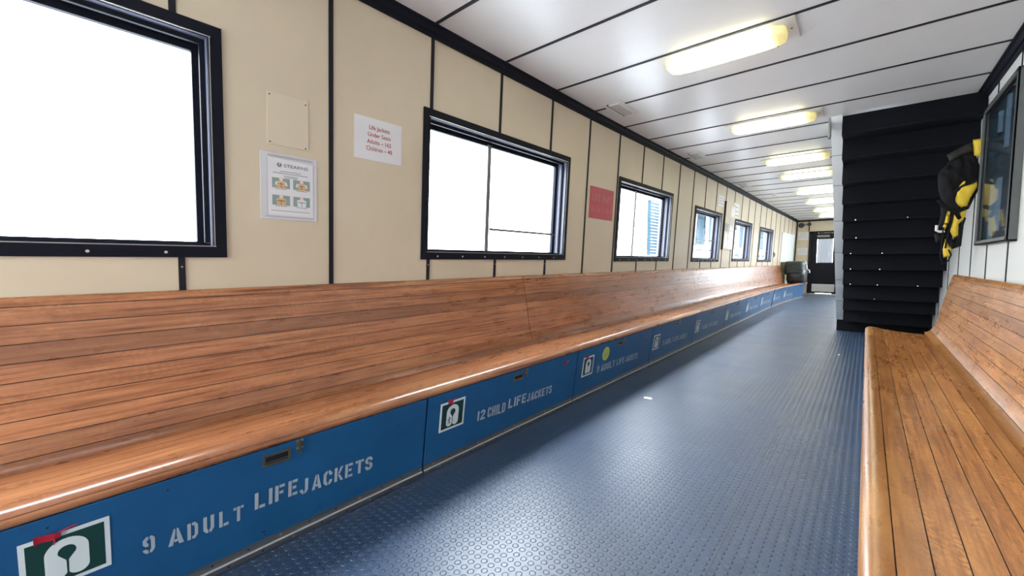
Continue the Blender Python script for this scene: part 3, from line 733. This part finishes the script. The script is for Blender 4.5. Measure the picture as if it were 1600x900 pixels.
for cy, cz, kx in ((.845, 1.543, 0), (.945, 1.543, 1), (.845, 1.458, 2), (.945, 1.458, 3)):
    m_ = MB(wallmap); m_.poly(rc(cy - .042, cz - .025, cy + .042, cz + .025), .0050); pc = m_.build('picture', 'teal_print', po)
    m_ = MB(wallmap); m_.poly([(cy - .020, cz - .026), (cy + .020, cz - .026), (cy + .024, cz + .006), (cy + .012, cz + .012), (cy - .012, cz + .012), (cy - .024, cz + .006)], .0053); m_.build('drawn_vest', 'orange_print' if kx != 3 else 'paper', pc)
    m_ = MB(wallmap); m_.poly(arcp(cy, cz + .019, .009, .011, 0, 360, 12)[:-1], .0054)
    if kx in (0, 1): m_.poly([(cy - .026, cz + .006), (cy - .030, cz - .012), (cy - .004, cz - .004), (cy - .004, cz + .003)], .0055); m_.poly([(cy + .026, cz + .006), (cy + .032, cz - .014), (cy + .004, cz - .004), (cy + .004, cz + .003)], .0055)
    m_.build('drawn_figure', 'skin_print', pc)
    m_ = MB(wallmap); m_.poly(rc(cy - .018, cz - .004, cy + .018, cz - .001), .0057); m_.poly(rc(cy - .001, cz - .024, cy + .001, cz), .0057); m_.build('drawn_strap', 'dark_ink', pc)
# life jackets sign
m_ = MB(wallmap); m_.box(.0005, .003, 1.237, 1.553, 1.746, 1.987); ls = m_.build('paper_sign', 'paper', bev=.001)
tag(ls, 'white paper sign reading Life Jackets Under Seats Adults 162 Children 48 in red', 'sign')
m_ = MB(wallmap)
for tx, z in (('Life Jackets', 1.922), ('Under Seats', 1.882), ('Adults \u2013 162', 1.842), ('Children \u2013 48', 1.802)): put_text(m_, tx, .034, 1.398, z, .0036, .92, .00035)
m_.build('red_lettering', 'red_ink', ls)
# red sign
m_ = MB(wallmap); m_.box(.0005, .004, 3.885, 4.400, 1.612, 1.946); rs_ = m_.build('red_notice', 'red_sign', bev=.001)
tag(rs_, 'faded square red notice on the cream wall between the second and third windows', 'sign')
m_ = MB(wallmap)
for ch, y in zip('LIFERAFT', (3.925, 3.975, 4.005, 4.060, 4.150, 4.205, 4.260, 4.312)):
    stencil(m_, ch, y, y + (.013 if ch == 'I' else .042), 1.800, 1.800, .072, .0078)
for y, h in ((3.925, .07), (3.955, .05), (4.01, .065), (4.06, .07), (4.085, .04), (4.15, .06), (4.23, .05), (4.27, .07), (4.33, .045)):
    m_.poly(rc(y, 1.685, y + .011, 1.685 + h), .0078)
m_.build('faded_lettering', 'red_faint', rs_)
# small notices
def notice(y0, y1, z0, z1, label, mp=wallmap, name='notice', lines=3):
    m_ = MB(mp); m_.box(.0005, .006, y0, y1, z0, z1); o = m_.build(name, 'paper'); tag(o, label, 'sign')
    m_ = MB(mp)
    for k in range(lines):
        z = z1 - (z1 - z0) * (.25 + .5 * k / max(1, lines - 1)); w = (y1 - y0) * (.30 + .18 * ((k * 7) % 3) / 2)
        m_.poly(rc((y0 + y1) / 2 - w, z, (y0 + y1) / 2 + w, z + (z1 - z0) * .05), .0066)
    m_.build('printed_lines', 'grey_ink', o); return o
notice(8.42, 8.79, 2.185, 2.39, 'small white notice high on the wall above the right end of the fourth window')
notice(9.50, 9.98, 2.02, 2.36, 'white notice high on the wall above the left end of the fifth window')
m_ = MB(wallmap); m_.box(0.0, .022, 8.92, 9.66, 1.38, 2.32); bd = m_.build('wall_cabinet', 'cream', bev=.004)
tag(bd, 'tall cream wall box between the fourth and fifth windows, pasted with pale glossy sheets', 'wall box')
for y0, y1, z0, z1, mm in ((9.28, 9.60, 1.40, 1.75, 'paper_dim'), (9.28, 9.60, 1.78, 2.02, 'paper_dim'), (9.30, 9.62, 2.06, 2.26, 'paper'), (8.96, 9.22, 1.74, 1.90, 'alu_dark'), (8.98, 9.16, 1.42, 1.70, 'sign_white')):
    m_ = MB(wallmap); m_.box(.0222, .025, y0, y1, z0, z1); m_.build('pasted_sheet', mm, bd)
m_ = MB(wallmap); m_.box(0, .030, 8.895, 8.92, 1.38, 2.32); m_.build('edge_strip', 'black', bd)
m_ = MB(wallmap); m_.box(.0, .03, 15.1, 17.1, 1.12, 2.04); wp = m_.build('notice_board', 'stringer', bev=.004)
tag(wp, 'large blank pale panel on the left wall just before the far corner', 'panel')
m_ = MB(wallmap); m_.box(0, .03, 14.13, 14.23, 1.27, 1.40); sw = m_.build('switch_box', 'alu_dark', bev=.004); tag(sw, 'small grey switch box right of the farthest left window', 'switch')
m_ = MB(wallmap); m_.cyl((.03, 14.18, 1.335), 'x', .018, .012, 10); m_.build('toggle', 'black', sw)
notice(-1.86, -1.575, 1.89, 2.15, 'upper of two white notices on the end wall left of the black door', farmap)
notice(-1.87, -1.58, 1.37, 1.60, 'lower of two white notices on the end wall left of the black door', farmap)
# alarm bell and conduit
bl = thing('alarm_bell', (-1.78, Y1, 2.39), 'small dark round alarm bell with conduit in the far upper left corner', 'bell')
m_ = MB(farmap); m_.cyl((0, -1.78, 2.385), 'x', .03, .05, 16); m_.cyl((.045, -1.78, 2.385), 'x', .085, .03, 20, .06); m_.build('gong', 'bell', bl, smooth=True)
m_ = MB(farmap); m_.cyl((.0, -1.56, 2.41), 'x', .06, .05, 14); m_.build('junction_box', 'bell', bl)
m_ = MB(farmap); m_.tube([(.02, -1.76, 2.39), (.02, -1.65, 2.40), (.02, -1.56, 2.41)], .012, 8); m_.build('conduit', 'bell', bl)

# ------------------------------------------------------------------ ceiling lamps and vents
LY = [1.10, 3.12, 5.14, 7.20, 8.66, 10.78, 12.62, 14.46, 16.05]
lname = ['', 'nearest and largest lit ceiling lamp', 'second lit ceiling lamp from the viewer, left of the stair top', 'third lit ceiling lamp from the viewer', 'fourth lit ceiling lamp from the viewer',
         'fifth lit ceiling lamp from the viewer, partly behind the stair stringer', 'sixth lit ceiling lamp from the viewer', 'seventh ceiling lamp, second last before the end wall', 'last small lit ceiling lamp right before the end wall']
for i, y in enumerate(LY):
    if i == 0: continue
    zc = ZC(y + .16); cx, cy = -.838, y + .155
    t = thing('ceiling_lamp', (cx, cy, zc), lname[i], 'lamp', 'ceiling lamps along the cabin')
    m_ = MB(); m_.box(cx - .437, cx + .437, y, y + .315, zc - .010, zc - .0005); m_.build('base_plate', 'lamp_base', t, bev=.002)
    m_ = MB(); prof = []
    # domed rounded diffuser
    hx, hy, hz, rr_ = .385, .118, .062, .05
    rings = []
    for (s1, dz) in ((1.0, .010), (.995, .030), (.975, .048), (.93, .058), (.86, .062)):
        ring = []
        for q in range(32):
            a_ = 2 * pi * q / 32; ex = 5.0
            cx_, sy_ = cos(a_), sin(a_)
            rad = (abs(cx_) ** ex + abs(sy_) ** ex) ** (-1 / ex)
            ring.append((cx - .005 + (hx - (1 - s1) * .12) * cx_ * rad, cy + (hy - (1 - s1) * .12) * sy_ * rad, zc - dz))
        rings.append(ring)
    pts = [p for r_ in rings for p in r_]; fs = []
    for a_ in range(len(rings) - 1):
        for q in range(32): fs.append((a_ * 32 + q, a_ * 32 + (q + 1) % 32, (a_ + 1) * 32 + (q + 1) % 32, (a_ + 1) * 32 + q))
    fs.append(tuple(range(len(pts) - 32, len(pts)))); m_.add(pts, fs); m_.build('diffuser', 'diffuser', t, smooth=True, ang=60)
    m_ = MB()
    for sx in (-.405, .405): m_.cyl((cx + sx, cy, zc - .012), 'z', .006, .003, 8)
    for sx in (-.30, -.08, .14, .32): m_.cyl((cx + sx, cy + .085, zc - .066), 'z', .004, .004, 8)
    m_.build_each('screw', 'dark_dot', t)
def vent(y, label, x0=-2.02):
    t = thing('ceiling_vent', (x0 + .09, y + .22, ZC(y)), label, 'vent', 'ceiling vents near the left wall')
    m_ = MB(ceilmap); m_.box(x0, x0 + .20, y, y + .44, .001, .008); m_.build('plate', 'ceiling', t, bev=.003)
    m_ = MB(ceilmap); m_.box(x0 + .06, x0 + .17, y + .04, y + .40, .008, .020); m_.build('grille', 'ceiling', t, bev=.004)
    m_ = MB(ceilmap); m_.box(x0 + .048, x0 + .06, y + .03, y + .41, .008, .016); m_.box(x0 + .06, x0 + .17, y + .405, y + .412, .008, .012)
    for k in range(6): m_.box(x0 + .072 + k * .016, x0 + .076 + k * .016, y + .06, y + .38, .020, .0206)
    m_.build_each('slot', 'dark_dot', t)
vent(3.67, 'nearest square ceiling vent beside the black corner trim'); vent(6.05, 'second square ceiling vent from the viewer'); vent(9.10, 'third square ceiling vent from the viewer, far along the corner trim')
m_ = MB(ceilmap); m_.cyl((-1.62, 10.9, 0), 'z', .055, .05, 14, .04); sd = m_.build('ceiling_dome', 'lamp_base', smooth=True)
sd.data.materials[0] = M['lamp_base']; tag(sd, 'tiny white round ceiling fitting between the far vents and lamps', 'fitting')

# ------------------------------------------------------------------ stair (seen from its underside)
st = thing('staircase', (.2, 8.9, 0), 'black closed-riser staircase seen from below, pale grey side stringer, right of the aisle', 'stairs')
edges = [(5.523, 2.65), (5.774, 2.452), (6.03, 2.252), (6.30, 2.03), (6.567, 1.828), (6.81, 1.640), (7.07, 1.433), (7.32, 1.240), (7.585, 1.031), (7.864, .810), (8.144, .592), (8.385, .399), (8.66, .185)]
xa, xb = -.256, XR - .002
for k in range(len(edges) - 1):
    (ya, za), (yb, zb) = edges[k], edges[k + 1]
    m_ = MB()
    # riser back at ya.. drops from za to zb at y = (ya..); lip projects towards the viewer at its foot
    yy = yb - .262 + .012 if k else ya
    yy = ya + .0
    y_top = ya + .03; y_bot = yb - .235
    y_r = y_bot
    m_.add([(xa, y_r + .03, za + .0), (xb, y_r + .03, za + .0), (xb, y_r, zb + .02), (xa, y_r, zb + .02), (xa, y_r + .05, za), (xb, y_r + .05, za), (xb, y_r + .02, zb + .02), (xa, y_r + .02, zb + .02)],
           [(0, 1, 2, 3), (4, 5, 6, 7), (0, 1, 5, 4), (2, 3, 7, 6), (1, 2, 6, 5), (0, 3, 7, 4)])
    m_.build('riser', 'stair', st)
    m_ = MB(); m_.box(xa, xb, y_r - .003, yb + .10, zb, zb + .022); m_.build('tread', 'stair', st, bev=.003)
m_ = MB()
for k, xs in ((4, (-.13, .33)), (6, (-.17, .14)), (7, (-.17, .13)), (8, (-.17, .12, .52)), (9, (.1,)), (5, (-.12,))):
    (ya, za), (yb, zb) = edges[k], edges[k + 1]
    for x in xs: m_.cyl((x, yb - .235 - .017, zb + .011), 'y', .006, .005, 8)
m_.build_each('screw', 'screw', st)
# plinth at the stair foot
m_ = MB(); m_.box(-.345, xb, 8.72, 9.35, .0, .185); m_.build('plinth', 'stair', st, bev=.004)
# side stringers: channel flange towards the viewer + web
def stringer(x0, x1, mm, name, web):
    m_ = MB(); A = Vector((0, 5.519, 2.65)); B = Vector((0, 8.668, .187)); d = (B - A).normalized(); nn = Vector((0, d.z, -d.y)) * 1.0
    nn = Vector((0, -d.z, d.y)) if False else Vector((0, -(-d.z), -d.y))
    up = Vector((0, -d.z, d.y)); up = up if up.y > 0 else -up      # towards +Y / up, away from viewer
    def q(x, s, w): p = A + (B - A) * s + up * w; return (x, p.y, p.z)
    for (a_, b_, w0, w1) in ((x0, x1, 0, .012), (web[0], web[1], .012, .26)):
        P = [q(a_, 0, w0), q(b_, 0, w0), q(b_, 0, w1), q(a_, 0, w1), q(a_, 1, w0), q(b_, 1, w0), q(b_, 1, w1), q(a_, 1, w1)]
        m_.add(P, [(0, 1, 2, 3), (4, 5, 6, 7), (0, 1, 5, 4), (1, 2, 6, 5), (2, 3, 7, 6), (3, 0, 4, 7)])
    so = m_.build(name, mm, st, bev=.002)
    if mm == 'stringer':
        m_ = MB()
        for s in (.13, .245, .40, .56, .72, .86):
            P = [q(x0 - .0005, s, -.0012), q(x1 + .0005, s, -.0012), q(x1 + .0005, s + .0016, -.0012), q(x0 - .0005, s + .0016, -.0012), q(x0, s, .001), q(x1, s, .001), q(x1, s + .0016, .001), q(x0, s + .0016, .001)]
            m_.add(P, [(0, 1, 2, 3), (0, 1, 5, 4), (1, 2, 6, 5), (2, 3, 7, 6), (3, 0, 4, 7)])
        m_.build_each('joint_line', 'alu_dark', so)
stringer(-.350, -.256, 'stringer', 'stringer', (-.346, -.334))
m_ = MB(); m_.box(-.372, -.350, 5.56, 5.64, 2.45, 2.655); m_.build('fixing_lug', 'alu_dark', st, bev=.003)

# ------------------------------------------------------------------ display case on the right wall
dc = thing('display_case', (XR, 4.82, 1.28), 'shallow dark grey glass-fronted case on the right white wall above the bench', 'display case')
ya, yb, za, zb = 4.28, 5.37, 1.285, 2.425
m_ = MB(rightmap); fw = .035; dp = .05
m_.box(.0, dp, ya, ya + .012, za, zb); m_.box(.0, dp, yb - .012, yb, za, zb); m_.box(.0, dp, ya, yb, za, za + .012); m_.box(.0, dp, ya, yb, zb - .012, zb)
m_.box(dp - .012, dp, ya, ya + fw, za, zb); m_.box(dp - .012, dp, yb - fw, yb, za, zb); m_.box(dp - .012, dp, ya, yb, za, za + fw); m_.box(dp - .012, dp, ya, yb, zb - fw, zb)
m_.build('case_frame', 'case', dc, bev=.002)
m_ = MB(rightmap); m_.box(.001, .006, ya + .012, yb - .012, za + .012, zb - .012); m_.build('backing_board', 'case_inside', dc)
m_ = MB(rightmap); m_.add([(dp - .016, ya + .02, za + .02), (dp - .016, yb - .02, za + .02), (dp - .016, yb - .02, zb - .02), (dp - .016, ya + .02, zb - .02)], [(0, 1, 2, 3)]); m_.build('glass_front', 'case_glass', dc)
for k, (y0, y1, z0, z1) in enumerate(((4.78, 4.92, 1.38, 1.78), (4.99, 5.10, 1.33, 1.76), (4.66, 4.74, 1.98, 2.36), (4.90, 4.98, 2.14, 2.30))):  # two lower rolled papers, two upper narrow pale strips
    m_ = MB(rightmap); nq = 8; pts = []
    for q in range(nq + 1):
        a_ = pi * q / nq; pts += [(.006 + .018 * sin(a_), y0 + (y1 - y0) * (1 - cos(a_)) / 2, z0), (.006 + .018 * sin(a_), y0 + (y1 - y0) * (1 - cos(a_)) / 2, z1)]
    m_.add(pts, [(2 * q, 2 * q + 2, 2 * q + 3, 2 * q + 1) for q in range(nq)]); m_.build('pale_strip', 'sheet_blue', dc, smooth=True)

# ------------------------------------------------------------------ life vest hanging beside the stair
def unproj(px, py, Y):
    f_ = 645.; th = R(3.7256); ps = R(40.651)
    fw_ = Vector((-sin(ps) * cos(th), cos(ps) * cos(th), -sin(th))); rt = Vector((cos(ps), sin(ps), 0)); up = rt.cross(fw_)
    d = fw_ * f_ + rt * (px - 800) + up * (450 - py); t = Y / d.y
    return (d.x * t, Y, 1.15 + d.z * t)
def pillow(name, m, parent, pts, Y, T, res=.018, nz=.25, seed=0):
    P = [unproj(x, y, Y) for x, y in pts]; P2 = [(p[0], p[2]) for p in P]
    x0, x1 = min(p[0] for p in P2), max(p[0] for p in P2); z0, z1 = min(p[1] for p in P2), max(p[1] for p in P2)
    def edge_d(x, z):
        d = 9; n = len(P2)
        for i in range(n):
            a, b = Vector(P2[i]), Vector(P2[(i + 1) % n]); p = Vector((x, z)); ab = b - a; t = max(0, min(1, (p - a).dot(ab) / max(1e-9, ab.dot(ab)))); d = min(d, (a + ab * t - p).length)
        return d
    def inside(x, z):
        c = False; n = len(P2); j = n - 1
        for i in range(n):
            if (P2[i][1] > z) != (P2[j][1] > z) and x < (P2[j][0] - P2[i][0]) * (z - P2[i][1]) / (P2[j][1] - P2[i][1]) + P2[i][0]: c = not c
            j = i
        return c
    V = [Vector(p) for p in P2]; nb = len(V); x = x0
    # densify the border
    B = []
    for i in range(nb):
        a, b = V[i], V[(i + 1) % nb]; k = max(1, int((b - a).length / res))
        for q in range(k): B.append(a + (b - a) * q / k)
    V = B[:]; nb = len(V)
    while x < x1:
        z = z0
        while z < z1:
            if inside(x, z) and edge_d(x, z) > res * .55: V.append(Vector((x, z)))
            z += res
        x += res
    r = delaunay_2d_cdt(V, [(i, (i + 1) % nb) for i in range(nb)], [list(range(nb))], 1, 1e-5)
    vs, fs = r[0], r[2]
    dm = max(edge_d(v.x, v.y) for v in vs)
    pts3 = []; n = len(vs)
    for sgn in (-1, 1):
        for v in vs:
            d = min(1, edge_d(v.x, v.y) / (dm * .8)); h = T * sqrt(max(0, 1 - (1 - d) ** 2))
            h *= 1 + nz * 1.5 * noise.noise(Vector((v.x * 26 + seed, v.y * 12 + v.x * 9, sgn))) + nz * .6 * noise.noise(Vector((v.x * 60, v.y * 34, seed)))
            pts3.append((v.x, Y + sgn * h * (1 if sgn < 0 else .7), v.y))
    F = [tuple(f) for f in fs] + [tuple(i + n for i in reversed(f)) for f in fs]
    mb = MB(); mb.add(pts3, F); ob = mb.build(name, m, parent, smooth=True, ang=80)
    import bmesh
    bm = bmesh.new(); bm.from_mesh(ob.data); bmesh.ops.remove_doubles(bm, verts=bm.verts, dist=.0006); bmesh.ops.recalc_face_normals(bm, faces=bm.faces); bm.to_mesh(ob.data); bm.free()
    return ob
vest = thing('life_vest', (.62, 5.62, 1.12), 'black and yellow life vest bundle hanging on the right wall beside the black stairs', 'life vest')
VY = 5.62
pillow('shell', 'black_fab', vest, [(1484, 250), (1500, 240), (1522, 234), (1532, 262), (1529, 296), (1514, 326), (1500, 334), (1488, 330), (1472, 315), (1466, 298), (1465, 275), (1470, 266), (1478, 258)], VY, .075, seed=1)
pillow('collar_flap', 'grey_fab', vest, [(1479, 242), (1494, 234), (1507, 227), (1521, 221), (1524, 237), (1505, 243), (1484, 253)], VY - .05, .035, seed=8)
pillow('collar_patch', 'yellow_fab', vest, [(1520, 218), (1530, 217), (1541, 219), (1540, 242), (1530, 245), (1522, 243)], VY - .08, .03, res=.012)
pillow('yellow_panel', 'yellow_fab', vest, [(1502, 284), (1514, 279), (1507, 290), (1526, 283), (1527, 292), (1517, 308), (1511, 322), (1500, 326), (1492, 318), (1491, 303)], VY - .055, .05, seed=3)
pillow('lower_panel', 'yellow_fab', vest, [(1499, 326), (1512, 322), (1508, 340), (1498, 350), (1497, 368), (1489, 372), (1484, 360), (1489, 345), (1491, 332)], VY - .02, .04, res=.014, seed=5)
pillow('yellow_side_strip', 'yellow_fab', vest, [(1481, 328), (1485, 327), (1483, 345), (1477, 358), (1473, 356)], VY - .015, .02, res=.012)
pillow('tail_panel', 'yellow_fab', vest, [(1477, 372), (1483, 384), (1487, 388), (1484, 400), (1474, 403), (1473, 390)], VY - .01, .025, res=.012, seed=9)
pillow('black_side', 'black_fab', vest, [(1468, 308), (1478, 322), (1485, 330), (1480, 345), (1473, 358), (1466, 352), (1470, 335)], VY + .02, .035, seed=11)
pillow('lower_cover', 'black_fab', vest, [(1497, 345), (1508, 335), (1503, 362), (1498, 386), (1486, 390), (1482, 372), (1490, 374)], VY + .012, .03, seed=12)
for pth, r_ in (([(1466, 312), (1478, 326), (1495, 331), (1512, 324)], .016), ([(1492, 330), (1500, 342), (1497, 334)], .016), ([(1488, 310), (1494, 298), (1510, 288), (1528, 280)], .015), ([(1489, 300), (1490, 316), (1499, 328)], .012),
                ([(1484, 373), (1492, 385), (1499, 372), (1503, 355)], .011), ([(1490, 332), (1486, 350), (1481, 368), (1477, 388)], .007), ([(1474, 355), (1471, 388), (1469, 402), (1473, 413), (1481, 408), (1486, 398), (1482, 390)], .006), ([(1508, 340), (1504, 352), (1500, 385)], .007)):
    m_ = MB(); m_.tube([unproj(x, y, VY - .085 + .03 * (y > 335)) for x, y in pth], r_, 8, .5); m_.build('strap', 'black_fab', vest, smooth=True, ang=80)
m_ = MB(); m_.tube([unproj(x, y, VY - .05) for x, y in ((1464, 352), (1463, 360), (1468, 362), (1476, 361))], .012, 8, .6); m_.build('reflective_tab', 'paper_dim', vest, smooth=True)
pillow('pocket', 'black_fab', vest, [(1459, 364), (1474, 364), (1476, 378), (1462, 379)], VY - .02, .03, res=.014)
m_ = MB(); m_.box(.70, XR, VY - .02, VY + .02, 2.17, 2.20); m_.tube([(.70, VY, 2.185), (.66, VY, 2.185), (.645, VY, 2.21)], .008, 8); hk = m_.build('coat_hook', 'alu_dark', bev=.001)
tag(hk, 'small grey wall hook carrying the black and yellow vest', 'hook')

# ------------------------------------------------------------------ covered bundle at the bench end
bg = thing('covered_bundle', (-1.70, 15.75, .45), 'dark green-black covered bundle standing on the far end of the left bench', 'bundle')
def blob(name, m, parent, c, rx, ry, rz, ex=4.0, am=.03, fr=5, seed=0, flat=None):
    mb = MB(); U, Vn = 40, 24; pts = []
    for j in range(Vn + 1):
        ph = -pi / 2 + pi * j / Vn
        for i in range(U):
            a = 2 * pi * i / U; cx, cy, cz = cos(ph) * cos(a), cos(ph) * sin(a), sin(ph)
            k = (abs(cx) ** ex + abs(cy) ** ex + abs(cz) ** ex) ** (-1 / ex); v = Vector((cx, cy, cz)) * k
            n_ = noise.noise(Vector((v.x * fr * .6 + seed, v.y * fr * .6, v.z * fr * 1.8))) * am
            pts.append((c[0] + v.x * (rx + n_), c[1] + v.y * (ry + n_), c[2] + v.z * (rz + n_ * .4)))
    fs = [(j * U + i, j * U + (i + 1) % U, (j + 1) * U + (i + 1) % U, (j + 1) * U + i) for j in range(Vn) for i in range(U)]
    mb.add(pts, fs); return mb.build(name, m, parent, smooth=True, ang=80)
blob('lower_wrap', 'bag_dark', bg, (-1.67, 15.80, .68), .24, .50, .235, 6, .035, 7, 1)
blob('upper_block', 'bag', bg, (-1.71, 15.72, .93), .24, .43, .215, 9, .02, 3, 4)
m_ = MB(); m_.tube([(-1.49, 15.95, 1.13), (-1.455, 15.97, 1.03), (-1.44, 15.99, .90), (-1.38, 16.0, .86), (-1.37, 16.02, .78)], .022, 8); m_.build('white_strap', 'paper', bg, smooth=True)

# ------------------------------------------------------------------ litter on the floor
def scrap(c, r, label, seed):
    mb = MB(); n = 14; pts = [(c[0], c[1], .012)]
    for k in range(n):
        a = 2 * pi * k / n; q = r * (.6 + .5 * abs(noise.noise(Vector((cos(a) * 2 + seed, sin(a) * 2, 0)))) * 2)
        pts.append((c[0] + q * cos(a) * 1.5, c[1] + q * sin(a), .004 + .010 * abs(noise.noise(Vector((a * 2, seed, 3))))))
    mb.add(pts, [(0, 1 + k, 1 + (k + 1) % n) for k in range(n)]); o = mb.build('tissue_scrap', 'litter', smooth=False)
    md = o.modifiers.new('Solid', 'SOLIDIFY'); md.thickness = .003; md.offset = -1; tag(o, label, 'litter')
scrap((-1.342, 3.316, 0), .030, 'white crumpled tissue scrap on the floor beside the yellow-stickered locker', 2.2)
scrap((-.213, 6.397, 0), .014, 'tiny white speck on the floor in front of the stairs', 5.1)

# ------------------------------------------------------------------ outside
m_ = MB(); m_.box(-300, 300, -120, 420, -1.6, -1.4); m_.build('ground', 'quay', kind='structure')
tw = thing('tower_building', (-31, 77, -1.4), 'blue louvred tower seen through the third left window', 'building')
m_ = MB(); m_.box(-30.6, -30, 73.3, 77.5, 2.2, 12.2); m_.build('glazed_shaft', 'blue_glass', tw)
m_ = MB()
for k in range(18): m_.box(-30, -29.95, 73.5, 77.5, 2.3 + k * .56, 2.40 + k * .56)
m_.build_each('louvre', 'facade', tw)
m_ = MB(); m_.box(-31.5, -30.2, 77.6, 79.5, -1.4, 13.2); m_.box(-31.5, -29.9, 72.8, 79.5, -1.4, 2.2); m_.build('core', 'facade', tw)
tb = thing('terminal_building', (-24, 130, -1.4), 'long pale building with blue glazing seen through the far left windows', 'building')
m_ = MB(); m_.box(-26, -22, 66 + 14, 240, -1.4, 3.6); m_.build('lower_storeys', 'facade', tb)
m_ = MB(); m_.box(-26, -23, 82, 240, 3.6, 10.5); m_.build('upper_storey', 'blue_glass', tb)
m_ = MB(); m_.box(-26.6, -21.6, 79.5, 241, 3.6, 4.1); m_.box(-26.6, -21.6, 79.5, 241, 10.5, 11.2)
for k in range(20): m_.box(-23.2, -22.7, 82 + k * 8, 82.8 + k * 8, 4.1, 10.5)
m_.build('facade_frame', 'facade', tb)
for r_ in range(3):
    m_ = MB()
    for k in range(26): m_.box(-22.02, -21.95, 82 + k * 6, 86 + k * 6, -.6 + r_ * 1.35, .1 + r_ * 1.35)
    m_.build_each('window', 'blue_glass', tb)

# light portals in the window openings (they give no light of their own)
def portal(loc, rot, sx, sy):
    ld = bpy.data.lights.new('portal', 'AREA'); ld.shape = 'RECTANGLE'; ld.size = sx; ld.size_y = sy; ld.cycles.is_portal = True
    o = bpy.data.objects.new('window_portal', ld); COL.objects.link(o); o.location = loc; o.rotation_euler = rot
for i, (a, b) in enumerate(WIN): portal((XW((a + b) / 2, 1.65) - .18, (a + b) / 2, (WZB[i] + WZT[i]) / 2), (0, R(-90), 0), .95, b - a + .02)
for i, (a, b) in enumerate(RWIN): portal((XR + .14, (a + b) / 2, 1.65), (0, R(90), 0), .92, b - a + .02)
portal((-1.12, Y1 + .14, 1.5), (R(-90), 0, 0), .6, .84); portal((.10, Y1 + .14, 1.5), (R(-90), 0, 0), 1.1, 1.4)
portal((-.70, Y0 - .14, 1.25), (R(90), 0, 0), 2.6, 2.3)
for o in bpy.data.objects:
    if 'o' in o: del o['o']
